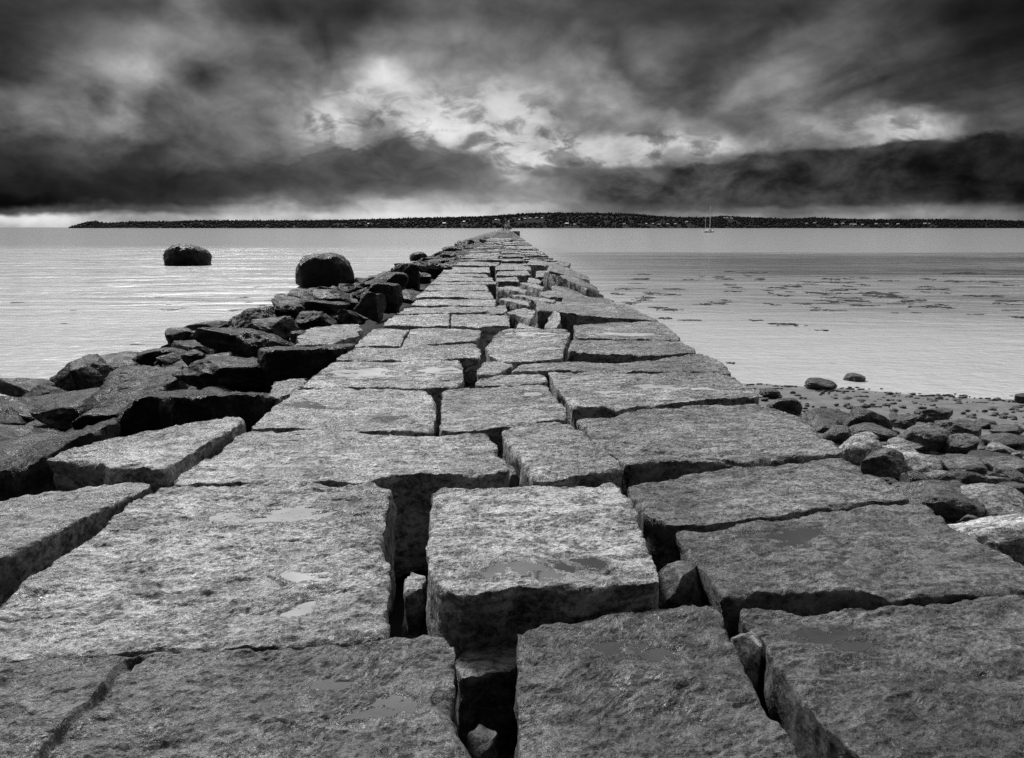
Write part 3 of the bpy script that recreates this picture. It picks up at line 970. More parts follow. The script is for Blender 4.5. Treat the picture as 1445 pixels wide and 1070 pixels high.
for bx, lab, tn in boxes:
    z = zleft((bx[0] + bx[2]) / 2, bx[3])
    e = 4.5 if "slab" in lab or "flat" in lab else 3.0
    rock_at(bx, lab, z=z, group=G_L, name="flank_rock", mat=M_RIP, e=e + 2.0, facets=14, cut=(.5, .85), rough=.10, tone=tn * 1.1, sub=5, lift=0.03, dep=0.8, hk=1.0 if "standing" in lab else 1.3, wk=1.0 if "standing" in lab else 1.04,
            rot=(random.uniform(-.12, .05), random.uniform(-.1, .2), random.uniform(-.3, .3)))

lab_near = "dark wet rock filling in the lower part of the left flank"
lab_far = "small dark rock in the far line of rubble along the causeway's left side"
nf = 0
while nf < 265:
    t_ = nf / 265
    Yv = 5.0 + 150 * t_ ** 2.1 + random.uniform(-.3, .5)
    wid = 5.6 if Yv < 36 else 6.0 if Yv < 66 else 2.0 if Yv < 92 else 4.8
    u = random.random()
    X = -2.6 - u * wid
    if Yv < 13 and X > -3.2:
        nf += 1
        continue
    s = random.uniform(.8, 1.7) * (1.25 if Yv < 60 else 1.6)
    zt = float(left_slope(np.array(X))) - 0.12 + (-.15 if Yv < 13 else -.22)
    nm = lab_near if Yv < 16 else lab_far
    rock("flank_rock", (X, Yv, zt), (s * random.uniform(1, 1.6), s * random.uniform(.7, 1.1), s * random.uniform(.35, .6)), nm,
         "dark rocks low on the left flank" if Yv < 16 else "rubble along the far left side of the causeway", e=6, facets=13, cut=(.5, .85), rough=.1,
         sub=5 if Yv < 16 else 4 if Yv < 40 else 3, rot=(random.uniform(-.25, .25), random.uniform(-.25, .35), random.uniform(-.6, .6)), mat=M_RIP, tone=random.uniform(.6, 1.3))
    nf += 1
for k in range(90):
    Yv = random.uniform(6.5, 40)
    X = -2.7 - random.random() * (5.4 if Yv < 30 else 6.2)
    if Yv < 12 and X > -3.4:
        continue
    s = random.uniform(.35, .8)
    zt = float(left_slope(np.array(X))) + random.uniform(-.05, .08)
    rock("flank_rock", (X, Yv, zt), (s * random.uniform(1, 1.8), s * random.uniform(.7, 1.1), s * random.uniform(.4, .8)), "small broken dark stone lodged between the bigger rocks of the left flank",
         "small stones between the left flank rocks", e=5, facets=13, cut=(.5, .85), rough=.1, sub=4, rot=(random.uniform(-.4, .4), random.uniform(-.4, .4), random.uniform(-1, 1)), mat=M_RIP, tone=random.uniform(.6, 1.6))
# far rubble nobody could count
Vs, Ts, offv = [], [], 0
V0, T0 = ico(2)
for k in range(2600):
    Yv = 155 + 1150 * (k / 2600) ** 1.6
    X = -2.6 - random.random() * 4.5
    s = random.uniform(.8, 2.2)
    V = V0 / ((np.abs(V0) ** 4).sum(1) ** .25)[:, None] * np.array([s, s * 1.5, s * .35])
    V = V + 0.12 * s * fbm(V0 * 2 + k, 2)[:, None]
    Vs.append(V + np.array([X, Yv, left_slope(np.array(X)) - .45]))
    Ts.append(T0 + offv)
    offv += len(V0)
o = mesh_obj("distant_rubble", np.vstack(Vs), np.vstack(Ts), M_RIP)
o["tone"] = 0.9
tag(o, "distant dark rubble along the left foot of the breakwater", "rubble", kind="stuff")

# boulders standing in the water on the left
G_B = "boulders standing in the water"
rock_at((417, 364, 489, 414), "largest boulder in the left water, rounded and close to the rubble", z=WATER - .15, name="boulder", group=G_B, mat=M_RIP, e=2.9, facets=3, rough=.09, sub=5, tone=.4, cat="boulder", ck=.26, hk=1.5, wk=1.08, rot=(0, .05, .2))
rock_at((225, 350, 288, 380), "flat-topped black boulder far out in the left water", z=WATER - .15, name="boulder", group=G_B, mat=M_RIP, e=2.6, facets=2, rough=.10, sub=5, tone=.3, cat="boulder", ck=.30, hk=1.5, wk=.98, rot=(0, .12, .1))
rock_at((578, 357, 602, 371), "small black boulder in the water just off the rubble's tip", z=WATER - .1, name="boulder", group=G_B, mat=M_RIP, e=2.5, facets=4, rough=.1, sub=4, tone=.4, cat="boulder", ck=.22, hk=1.5)

# ------------------------------------------------------------------ right shore
G_R = "rounded stones piled on the right shore"
BZ, BC = -1.6 + 14.6 * .062 + .05, -.062
big = [
    ((1366, 728, 1500, 815), "brightest white granite boulder at the right border", 3.6, -.05),
    ((1368, 694, 1470, 736), "long smooth grey boulder behind the brightest one", 2.0, 0),
    ((1290, 690, 1400, 740), "long dark ribbed boulder against the causeway edge", .7, 0),
    ((1268, 648, 1352, 684), "pale angular boulder in the middle of the shore stones", 3.0, 0),
    ((1225, 641, 1282, 684), "dark grooved boulder left of the pale angular one", .7, 0),
    ((1184, 622, 1250, 662), "pale stone pressed against the causeway edge", 2.4, 0),
    ((1258, 628, 1302, 650), "pale stone with a shaded right side behind the angular boulder", 2.6, 0),
    ((1268, 621, 1322, 643), "smooth grey oval stone behind the pale stones", 1.8, 0),
    ((1282, 606, 1345, 642), "dark veined boulder above the smooth oval stone", .9, 0),
    ((1344, 618, 1392, 646), "dark round boulder right of the dark veined one", .9, 0),
    ((1198, 580, 1265, 615), "large black boulder at the edge of the sand", .4, 0),
    ((1140, 583, 1205, 606), "black seaweed-draped boulder beside the causeway", .4, 0),
    ((1260, 584, 1306, 606), "black slanting boulder right of the large black one", .5, 0),
    ((1306, 578, 1352, 598), "flat-topped black stone on the sand", .5, 0),
    ((1328, 594, 1388, 618), "smooth black loaf-shaped stone on the sand", .6, 0),
    ((1380, 593, 1410, 605), "small dark stone right of the loaf-shaped one", .6, 0),
    ((1168, 606, 1210, 632), "dark stone with a white cap against the causeway", .9, 0),
    ((1206, 612, 1246, 630), "white rounded stone among dark ones", 3.2, 0),
    ((1210, 600, 1268, 624), "dark wet stone behind the white rounded one", .6, 0),
    ((1148, 596, 1194, 612), "low black stone by the causeway edge", .5, 0),
    ((1090, 566, 1134, 588), "black stone at the causeway's side by the sand", .4, 0),
    ((1144, 536, 1182, 551), "dark loaf-shaped rock at the water's edge", .4, 0),
    ((1195, 529, 1222, 541), "dark rock standing in the shallow water", .4, 0),
    ((1076, 550, 1102, 563), "small dark rock beside the causeway on the sand", .4, 0),
    ((1398, 628, 1436, 646), "pale-capped dark stone near the right border", 1.8, 0),
    ((1372, 638, 1450, 662), "long dark flat stone near the right border", .5, 0),
    ((1404, 650, 1460, 674), "grey stone behind the long smooth boulder", 1.5, 0),
    ((1340, 650, 1412, 682), "layered grey stone right of the pale angular boulder", 1.2, 0),
    ((1414, 664, 1460, 690), "smooth dark grey stone at the right border", 1.3, 0),
    ((1390, 674, 1428, 694), "slim pale stone by the smooth dark grey one", 1.9, 0),
    ((1420, 684, 1460, 702), "dark stone between grey ones at the right border", .7, 0),
    ((1326, 680, 1400, 704), "flat dark grey stone below the layered one", .9, 0),
    ((1410, 600, 1460, 616), "flat dark stone on the sand at the right border", .6, 0),
    ((1405, 616, 1460, 636), "dark ragged stone at the right border below the sand", .5, 0),
    ((1438, 556, 1458, 568), "black rock at the water's edge on the right border", .35, 0),
]
for bx, lab, tn, lf in big:
    sharp = "angular" in lab or "slanting" in lab or "flat" in lab or "layered" in lab
    rock_at(bx, lab, z=BZ, c=BC, group=G_R, e=4.0 if sharp else 2.7, facets=12 if sharp else 7, cut=(.56, .86) if sharp else (.64, .9), wk=1.08, hk=1.35, ck=.32, rough=.11 if sharp else .085, sub=5, tone=tn, lift=lf)
spots = []
tries = 0
while len(spots) < 295 and tries < 6000:
    tries += 1
    X = random.uniform(2.5, 10.5)
    Yv = random.uniform(4.0, 11.6)
    if Yv > 8.6 + .5 * math.sin(X) + (X > 6) * .5 and random.random() < .985:
        continue
    s = random.choice([.12, .14, .18, .22, .28, .36])
    if any((X - a) ** 2 + (Yv - b) ** 2 < (.42 * (s + c_)) ** 2 for a, b, c_ in spots):
        continue
    spots.append((X, Yv, s))
for X, Yv, s in spots:
    tn = random.choice([.3, .4, .5, .6, .8, 1.0, 1.3, 1.9, 2.6])
    kind = "pale" if tn > 1.5 else ("grey" if tn > .7 else "dark wet")
    z = float(beach_z(np.array(X), np.array(Yv)))
    rock("cobble", (X, Yv, z + s * .26), (s * random.uniform(1, 1.5), s * random.uniform(.8, 1.1), s * random.uniform(.5, .75)),
         f"{kind} rounded cobble lying among the shore stones", f"{kind} cobbles among the shore stones", e=random.uniform(2.2, 3.6), facets=random.choice([3, 6, 10]), cut=(.58, .9), rough=random.uniform(.05, .12), sub=4 if Yv < 9 else 3,
         rot=(random.uniform(-.3, .3), random.uniform(-.3, .3), random.uniform(0, 3)), tone=tn, cat="cobble")
# gravel between the stones
Vs, Ts, offv = [], [], 0
for k in range(5200):
    X = random.uniform(2.3, 12)
    Yv = random.uniform(3.5, 10.2) if k % 9 else random.uniform(9, 14.5)
    s = random.uniform(.02, .075)
    V = V0 * np.array([s, s * random.uniform(.6, 1), s * .55]) * (1 + .25 * fbm(V0 * 1.3 + k * .37, 2))[:, None]
    Vs.append(V + np.array([X, Yv, beach_z(np.array(X), np.array(Yv)) + .01]))
    Ts.append(T0 + offv)
    offv += len(V0)
o = mesh_obj("gravel", np.vstack(Vs), np.vstack(Ts), M_COB)
o["tone"] = 0.7
tag(o, "fine dark gravel and pebbles between the shore stones", "gravel", kind="stuff")


# seaweed: ragged flat mats built of many small lumps
def weed_mats(name, items, label, zf):
    Vs, Ts, off = [], [], 0
    Vi, Ti = ico(2)
    for (X, Yv, L, W, n) in items:
        for _ in range(n):
            a, b = random.gauss(0, .42) * L, random.gauss(0, .4) * W
            s = random.uniform(.25, 1.0) * min(L, W * 3) * .11 * random.choice([.6, 1, 1, 1.7])
            V = Vi * np.array([s * random.uniform(1.2, 3.2), s * random.uniform(.5, .9), 0.010 + s * .06])
            V = V * (1 + .5 * fbm(Vi * 1.6 + random.uniform(0, 99), 3))[:, None]
            x, y = X + a, Yv + b + a * .05
            Vs.append(V + np.array([x, y, zf(x, y)]))
            Ts.append(Ti + off)
            off += len(Vi)
    o = mesh_obj(name, np.vstack(Vs), np.vstack(Ts), M_WEED)
    tag(o, label, "seaweed", kind="stuff")


wpx = [(1095, 406, 26, 4), (1120, 404, 30, 3), (1085, 410, 16, 2), (1140, 398, 22, 3), (1160, 414, 30, 4), (1180, 410, 34, 3), (1232, 414, 60, 7), (1205, 424, 50, 5), (1262, 419, 40, 4), (1290, 424, 45, 3), (1305, 433, 50, 3),
       (1210, 431, 36, 3), (1180, 426, 24, 3), (1250, 396, 26, 2), (1310, 394, 26, 3), (1345, 397, 40, 3), (1320, 408, 34, 4), (1400, 418, 50, 3), (1430, 425, 40, 5), (1412, 428, 24, 2), (1395, 398, 40, 2), (1440, 448, 30, 4),
       (1112, 458, 46, 5), (1068, 452, 24, 2), (1160, 466, 22, 2), (1350, 386, 60, 2), (1220, 392, 20, 2), (1015, 391, 24, 3), (1060, 385, 40, 2), (1075, 394, 16, 2), (1040, 406, 22, 2), (1115, 412, 16, 2),
       (880, 408, 30, 5), (905, 422, 34, 7), (890, 428, 26, 5), (915, 420, 20, 4), (870, 415, 26, 3), (945, 437, 34, 4), (930, 434, 26, 2), (938, 449, 24, 4), (975, 452, 34, 2), (950, 408, 30, 2), (1030, 383, 18, 2),
       (1030, 512, 14, 4), (455, 382 + 5, 3, 1), (25, 427, 20, 2), (240, 437, 26, 2), (335, 437, 18, 1), (395, 415, 16, 3), (380, 424, 14, 2), (370, 431, 10, 2), (190, 486, 16, 2), (340, 420, 20, 2), (420, 413, 16, 3)]
for k in range(75):
    px_ = random.uniform(880, 1470)
    wpx.append((px_, 384 + (px_ - 880) * .03 + random.uniform(0, 46), random.uniform(8, 34), random.choice([1, 1, 2, 2, 3])))
for k in range(9):
    px_ = random.uniform(60, 440)
    wpx.append((px_, 395 + random.uniform(0, 50) + (430 - px_) * .06, random.uniform(5, 14), 1))
items = []
for (px, py, wpx_, hpx) in wpx:
    p = at(px, py, WATER + .01)
    dist = (p - CAM) @ F
    L = wpx_ * dist / FP * .55
    Wd = hpx * dist * dist / (FP * 3.2) * .5
    items.append((p[0], p[1], L, min(Wd, 2.5), 26))
weed_mats("floating_seaweed", items, "dark ragged mats of seaweed floating on the shallow water", lambda x, y: WATER + .005)
items = []
for k in range(60):
    X = 2.6 + 14 * (k / 60) + random.uniform(-.2, .2)
    Yv = 14.6 + 0.9 * math.sin(X * 0.35) - 0.12 * max(X - 6, 0) - random.uniform(0, .5) ** 2 * 3
    items.append((X, Yv, random.uniform(.2, .5), random.uniform(.04, .12), 9))
for k in range(70):
    items.append((random.uniform(2.6, 12), random.uniform(9.0, 14), random.uniform(.1, .3), random.uniform(.03, .1), 4))
for k in range(22):
    items.append((2.6 + random.uniform(0, 1.6), random.uniform(15.2, 30), random.uniform(.3, .7), random.uniform(.2, .5), 8))
weed_mats("stranded_seaweed", items, "dark line of stranded seaweed along the water's edge", lambda x, y: max(WATER, float(beach_z(np.array(x), np.array(y)))) + .012)

# ------------------------------------------------------------------ far shore: wooded hills, houses
D0 = 3000.0
prof = [(104, 320.5), (110, 316), (114, 314), (126, 313), (140, 315.5), (170, 315), (200, 313.5), (240, 313.5), (280, 312), (310, 312), (400, 312), (480, 311), (560, 309), (640, 307), (690, 305.5), (715, 303.5), (735, 301.5), (780, 300),
        (850, 300.5), (900, 302), (935, 305.5), (960, 307.5), (1000, 307.5), (1030, 305.5), (1070, 307.5), (1120, 309.5), (1160, 307.5), (1200, 309.5), (1260, 310.5), (1330, 310.5), (1400, 311.5), (1445, 312.5), (1700, 313), (1900, 318)]
pX, pH = [], []
for px, py in prof:
    d = ray(px, py)
    t = (D0 + 260) / d[1]
    pX.append(t * d[0])
    pH.append(1.6 + t * d[2] - 3.5)
pX, pH = np.array(pX), np.array(pH)


def shore_y(X):
    return D0 + 30 * np.sin(X * 0.006) + 15 * np.sin(X * .021) + 180 * np.clip(1 - (X - pX[0]) / 500, 0, 1)


def hill_depth(X):
    return (200 + np.clip(np.interp(X, pX, pH), 0, 100) * 3) * np.clip(.3 + (X - pX[0]) / 700, .3, 1)


def hill(X, Yv):
    X, Yv = np.asarray(X, float), np.asarray(Yv, float)
    h = np.interp(X, pX, pH, left=-6, right=-6)
    t = (Yv - shore_y(X)) / hill_depth(X)
    s = np.clip(t, 0, 1)
    s = 0.55 * s + 0.45 * s * s * (3 - 2 * s)
    z = -1.8 + (h + 1.8) * np.where(t < 1, s, 1 - 0.25 * np.clip(t - 1, 0, 1.5) ** 2)
    return np.where(t < 0, -1.8 + np.maximum(t, -1) * 3, z)


hx = np.arange(pX[0] - 30, pX[-1] + 40, 14.0)
hy = np.arange(D0 - 60, D0 + 1000, 14.0)
HX, HY = np.meshgrid(hx, hy)
a, b = HX.ravel(), HY.ravel()
hz = hill(a, b) + 2.0 * fbm(np.stack([a / 60, b / 60, 0 * a], -1), 3)
hi_ = np.arange(a.size).reshape(HX.shape)
HQ = np.stack([hi_[:-1, :-1], hi_[:-1, 1:], hi_[1:, 1:], hi_[1:, :-1]], -1).reshape(-1, 4)
o = mesh_obj("hills", np.stack([a, b, hz], -1), HQ, M_HILL)
tag(o, "low dark hills along the far shore", kind="structure")

G_H = "pale houses on the far shore"
hp = [(520, 316.6, 1), (627, 316.6, 1.4), (655, 314, 1.2), (700, 311, 1.0), (704, 311.3, .8), (733, 310.5, .9), (741, 309.3, 1), (748, 309.0, 1.1), (757, 308.7, 1.3), (765, 308.6, 1.0), (800, 317.2, 1.5), (811, 317.6, 1), (881, 317.2, 1), (912, 316.5, .9), (921, 317, 1.1),
      (930, 317.4, .9), (942, 317.5, 1.2), (953, 317, 1), (969, 314.6, 1.3), (1022, 308.4, .9), (1026, 308.2, 1), (1032, 308.8, .9), (1138, 316, .9), (1149, 316, 1.2), (1179, 318, 1.3), (1189, 316.7, 1.3), (1201, 317.5, 1.1),
      (1206, 318.4, 1.4), (1217, 318.2, 1.1), (1236, 317.6, 1.4), (1252, 317, 1), (1267, 317.4, 1.2), (1305, 316.6, 1.1), (1311, 316, .8)]
hlist = []
for px, py, s in hp:
    d = ray(px, py + .6)
    t = D0
    for _ in range(1200):
        p = CAM + d * (t / d[1])
        if hill(p[0], p[1]) > p[2]:
            break
        t += 1.0
    if t > D0 + 900:
        t = D0 + 120
        p = CAM + d * (t / d[1])
    hlist.append((p[0], p[1], p[2], s))
for X, Yv, Z, s in hlist:
    r = empty("house", (X, Yv, Z - .5), random.uniform(-.5, .5))
    side = "on the hill crest" if Z > 22 else "by the far waterline" if Z < 8 else "halfway up the wooded hill"
    tag(r, "tiny pale house %s across the bay" % side, "house", G_H + " " + side)
    wx, wy, h = 7.5 * s * random.uniform(.9, 1.3), 7 * s, 4.2 * s
    bm = bmesh.new()
    add_box(bm, 0, 0, -2, wx, wy, h + 2)
    bm_obj("wall", bm, M_HOUSE, r)
    bm = bmesh.new()
    add_gable(bm, 0, 0, h + .01, wx + .8, wy + .8, 2.6 * s)
    bm_obj("roof", bm, M_GREY, r)

Vi, Ti = ico(1)
Vs, Ts, off = [], [], 0
for k in range(15000):
    X = random.uniform(pX[0] + 2, pX[-1])
    hh = float(np.interp(X, pX, pH))
    t = random.random() if k % 3 else 1.0 + random.uniform(-.08, .1)
    Yv = float(shore_y(X)) + t * float(hill_depth(X)) + 6
    if any(abs(X - a) < 11 * s and b - 90 < Yv < b + 6 for a, b, c, s in hlist):
        continue
    z = float(hill(X, Yv))
    if z < -1.2:
        continue
    r = random.uniform(2.4, 6.0)
    con = random.random() < .3
    V = Vi * (1 + .3 * fbm(Vi * 1.7 + k * 1.31, 2))[:, None] * np.array([r, r, r * (.95 if not con else 1.5)])
    if con:
        V[:, :2] *= np.clip(.9 - .5 * V[:, 2:3] / (r * 1.5), .15, 1.2)
    Vs.append(V + np.array([X, Yv, z + r * .35]))
    Ts.append(Ti + off)
    off += len(Vi)
o = mesh_obj("forest", np.vstack(Vs), np.vstack(Ts), M_FOREST, smooth=True)
tag(o, "dark forest covering the hills of the far shore", "forest", kind="stuff")

# ------------------------------------------------------------------ sailing boat at anchor
p = at(1000, 328.6, WATER)
r = empty("sailing_boat", (p[0], p[1], WATER), math.radians(42))
r.scale = (1.12, 1.12, 1.12)
tag(r, "two-masted sailing boat at anchor with its sails down", "sailboat")


def hull_mesh(name, L, Bm, fb, draft, mat, parent, z0=0.0):
    ns = 21
    prof_ = [(0.0, -draft), (.5, -draft * .8), (.86, 0.0), (.97, fb * .5), (1.0, fb)]
    V, Q = [], []
    for i in range(ns):
        s = i / (ns - 1)
        w = Bm / 2 * (1 - abs(2 * s - .85) ** 2.4 if s > .425 else 1 - .35 * ((.425 - s) / .425) ** 2)
        w = max(w, .03)
        sheer = fb * (.16 * (2 * s - .8) ** 2)
        for sg in (-1, 1):
            for k, (f, z) in enumerate(prof_):
                V.append((L * (s - .5) + (z / fb) * .05 * L * (s - .4), sg * w * f, z + z0 + (sheer if k >= 3 else 0)))
    m = len(prof_)
    for i in range(ns - 1):
        for sd in (0, 1):
            for k in range(m - 1):
                a0 = i * 2 * m + sd * m + k
                c0 = a0 + 2 * m
                Q.append((a0, c0, c0 + 1, a0 + 1) if sd == 0 else (a0, a0 + 1, c0 + 1, c0))
        a0, c0 = i * 2 * m, (i + 1) * 2 * m
        Q.append((a0 + m - 1, c0 + m - 1, c0 + 2 * m - 1, a0 + 2 * m - 1))
        Q.append((a0, a0 + m, c0 + m, c0))
    for i in (0, ns - 1):
        for k in range(m - 1):
            a0 = i * 2 * m + k
            Q.append((a0, a0 + 1, a0 + m + 1, a0 + m))
    return mesh_obj(name, np.array(V), np.array(Q), mat, parent, smooth=False)


hull_mesh("hull", 9.6, 3.0, 1.15, .5, M_PALE, r)
bm = bmesh.new()
add_prism(bm, [(-4.6, -1.1), (0, -1.53), (4.2, -.75), (5.3, 0), (4.2, .75), (0, 1.53), (-4.6, 1.1)], .72, .95)
bm_obj("rubbing_strake", bm, M_DARK, r)
bm = bmesh.new()
add_prism(bm, [(-1.6, -.9), (1.9, -.7), (2.2, 0), (1.9, .7), (-1.6, .9)], 1.15, 1.75, .9)
cab = bm_obj("cabin", bm, M_PALE, r)
for xx in (-.8, .1, 1.0):
    for sg in (-1, 1):
        bm = bmesh.new()
        add_box(bm, xx, sg * .82, 1.32, .5, .08, .22)
        bm_obj("porthole", bm, M_DARK, cab)
bm = bmesh.new()
add_tube(bm, [(.9, 0, 1.1), (.9, 0, 14.2)], .16, .09)
mm = bm_obj("mast", bm, M_METAL, r)
bm = bmesh.new()
add_tube(bm, [(.9, -.9, 8.2), (.9, .9, 8.2)], .05)
bm_obj("spreader", bm, M_METAL, mm)
bm = bmesh.new()
add_tube(bm, [(-3.4, 0, 1.1), (-3.4, 0, 9.0)], .09, .06)
bm_obj("mast", bm, M_METAL, r)
bm = bmesh.new()
add_tube(bm, [(.8, 0, 2.3), (-2.7, 0, 2.5)], .07)
bo = bm_obj("boom", bm, M_METAL, r)
bm = bmesh.new()
add_tube(bm, [(.6, 0, 2.52), (-.8, 0, 2.62), (-2.5, 0, 2.68)], .2, .12)
bm_obj("furled_sail", bm, M_DARK, bo)
bm = bmesh.new()
for a_, b_ in (((5.0, 0, 1.2), (.9, 0, 14.0)), ((.9, 0, 14.0), (-3.4, 0, 8.9)), ((.4, 1.4, 1.1), (.9, 0, 12)), ((.4, -1.4, 1.1), (.9, 0, 12)), ((-4.6, 0, 1.1), (-3.4, 0, 8.8))):
    add_tube(bm, [a_, b_], .02, n=4)
bm_obj("rigging", bm, M_DARK, r)

# dark work boat far off on the right
p = at(1352, 321.9, WATER)
sc_ = p[1] / 2400.0
p = np.array([p[0] / sc_, 2400.0])
r = empty("work_boat", (p[0], p[1], WATER), math.radians(6))
tag(r, "long low dark boat lying far off near the right-hand shore", "boat")
hull_mesh("hull", 30, 7, 2.0, .8, M_DARK, r)
bm = bmesh.new()
add_box(bm, -6, 0, 2.0, 9, 4.5, 2.2)
add_box(bm, -5, 0, 4.21, 4, 3.5, 1.4)
bm_obj("wheelhouse", bm, M_DARK, r)
bm = bmesh.new()
add_tube(bm, [(-5, 0, 5.6), (-5, 0, 8)], .15)
bm_obj("mast", bm, M_METAL, r)

# ------------------------------------------------------------------ lighthouse at the end of the breakwater
r = empty("lighthouse", (2.6, 1318, 0), 0.0)
tag(r, "small lighthouse with its keeper's house at the far end of the breakwater", "lighthouse")
bm = bmesh.new()
add_box(bm, 0, 0, -3, 15, 15, 3.8)
bm_obj("pier", bm, M_GREY, r)
bm = bmesh.new()
add_box(bm, -1.2, 2.5, .8, 7.5, 8, 5.4)
bm_obj("wall", bm, M_PALE, r)
bm = bmesh.new()
add_prism(bm, [(-5.3, -1.9), (2.9, -1.9), (2.9, 6.9), (-5.3, 6.9)], 6.21, 6.5)
v = [bm.verts.new(c) for c in ((-5.3, -1.8, 6.51), (2.9, -1.8, 6.51), (2.0, -1.8, 9.0), (-1.2, -1.8, 10.4), (-4.4, -1.8, 9.0), (-5.3, 6.8, 6.51), (2.9, 6.8, 6.51), (2.0, 6.8, 9.0), (-1.2, 6.8, 10.4), (-4.4, 6.8, 9.0))]
bm.faces.new(v[:5])
bm.faces.new(v[5:][::-1])
for k in range(5):
    bm.faces.new((v[k], v[(k + 1) % 5], v[5 + (k + 1) % 5], v[5 + k]))
rf = bm_obj("roof", bm, M_GREY, r)
bm = bmesh.new()
add_box(bm, -3.0, 3.5, 8.5, .8, .8, 3.0)
bm_obj("chimney", bm, M_BRICK, rf)
for xx in (-3.4, -.2):
    for zz_ in (2.0, 7.0):
        bm = bmesh.new()
        add_box(bm, xx, -1.53 if zz_ < 6 else -1.83, zz_, 1.0, .06, 1.5)
        bm_obj("window", bm, M_DARK, r)
bm = bmesh.new()
add_box(bm, 2.2, -2.2, .8, 3.6, 3.6, 8.8)
tw = bm_obj("tower", bm, M_BRICK, r)
for zz_ in (3.0, 6.4):
    bm = bmesh.new()
    add_box(bm, 2.2, -4.03, zz_, .9, .06, 1.4)
    bm_obj("window", bm, M_DARK, tw)
bm = bmesh.new()
add_box(bm, 2.2, -2.2, 9.61, 4.4, 4.4, .35)
bm_obj("gallery", bm, M_DARK, tw)
bm = bmesh.new()
add_prism(bm, [(2.2 + 1.2 * math.cos(k * math.pi / 4), -2.2 + 1.2 * math.sin(k * math.pi / 4)) for k in range(8)], 9.97, 12.4)
ln_ = bm_obj("lantern", bm, M_PALE, tw)
bm = bmesh.new()
add_prism(bm, [(1.5 * math.cos(k * math.pi / 4), 1.5 * math.sin(k * math.pi / 4)) for k in range(8)], 0, 1.4, .08)
o = bm_obj("cupola", bm, M_DARK, ln_)
o.location = (2.2, -2.2, 12.41)

# granite landing that juts out on the right
o = block3d("landing_ledge", np.array([[2.45, 305, .25]]), np.array([[5.2, 305, .25]]), np.array([[5.2, 288, .25]]), np.array([[2.45, 288, .25]]), thick=2.2, bev=.1, step=.6, vstep=.3, rel=.02, wob=.06, mat=M_GRAN, tone=.5)
tag(o, "dark stone landing jutting out from the far right edge of the breakwater", "landing")


# ------------------------------------------------------------------ three walkers far out on the causeway
def person(loc, rz, label, stride, mat):
    J = [(0, 0, .95), (0, 0, 1.15), (0, .01, 1.38), (0, .01, 1.52), (0, .03, 1.62), (0, .03, 1.74),
         (-.10, 0, .92), (-.11, stride * .22, .50), (-.11, stride * .30 - .06 * abs(stride), .07), (-.11, stride * .30 + .10, .04),
         (.10, 0, .92), (.11, -stride * .16, .50), (.11, -stride * .42, .10), (.11, -stride * .42 + .14, .04),
         (-.19, .0, 1.40), (-.24, -stride * .12, 1.12), (-.23, -stride * .10 + .10, .88), (-.23, -stride * .08 + .15, .78),
         (.19, .0, 1.40), (.24, stride * .12, 1.12), (.23, stride * .16 + .06, .88), (.23, stride * .2 + .08, .78)]
    R = [.15, .14, .16, .06, .085, .07, .10, .065, .045, .04, .10, .065, .045, .04, .065, .048, .036, .03, .065, .048, .036, .03]
    Ed = [(0, 1), (1, 2), (2, 3), (3, 4), (4, 5), (0, 6), (6, 7), (7, 8), (8, 9), (0, 10), (10, 11), (11, 12), (12, 13), (2, 14), (14, 15), (15, 16), (16, 17), (2, 18), (18, 19), (19, 20), (20, 21)]
    me = bpy.data.meshes.new("person")
    me.from_pydata(J, Ed, [])
    me.materials.append(mat)
    o = bpy.data.objects.new("person", me)
    COL.objects.link(o)
    md = o.modifiers.new("skin", "SKIN")
    for sv, rr_ in zip(me.skin_vertices[0].data, R):
        sv.radius = (rr_, rr_ * .85)
    me.skin_vertices[0].data[0].use_root = True
    s2 = o.modifiers.new("sub", "SUBSURF")
    s2.levels = s2.render_levels = 1
    o.location = loc
    o.rotation_euler = (0, 0, rz)
    tag(o, label, "person", "people walking far out on the breakwater")


person((-1.15, 338, .03), 0.1, "leftmost of the three dark-clad people walking far out on the breakwater", 1.0, M_CLOTH)
person((.35, 332, .03), 3.0, "middle one of the three dark-clad people walking far out on the breakwater", .8, M_DARK)
person((1.5, 341, .03), -.1, "rightmost of the three dark-clad people walking far out on the breakwater", -.9, M_CLOTH)

# ------------------------------------------------------------------ sky and light
SUN_EL, SUN_AZ = math.radians(46), math.radians(-28)
w = bpy.data.worlds.new("World")
scene.world = w
w.use_nodes = True
t = NT(w.node_tree)
bg = w.node_tree.nodes["Background"]
gen = t.node("ShaderNodeTexCoord").outputs["Generated"]
dx, dy, dz = t.sep(gen)
yc = t.m("MAXIMUM", dy, 0.15)
U = t.m("DIVIDE", dx, yc)
Vv_ = t.m("DIVIDE", t.m("MAXIMUM", dz, 0.0), yc)


def v_of(py):
    return math.tan(math.atan((535 - py) / FP) - PITCH)


def u_of(px, py):
    d = ray(px, py)
    return d[0] / d[1]


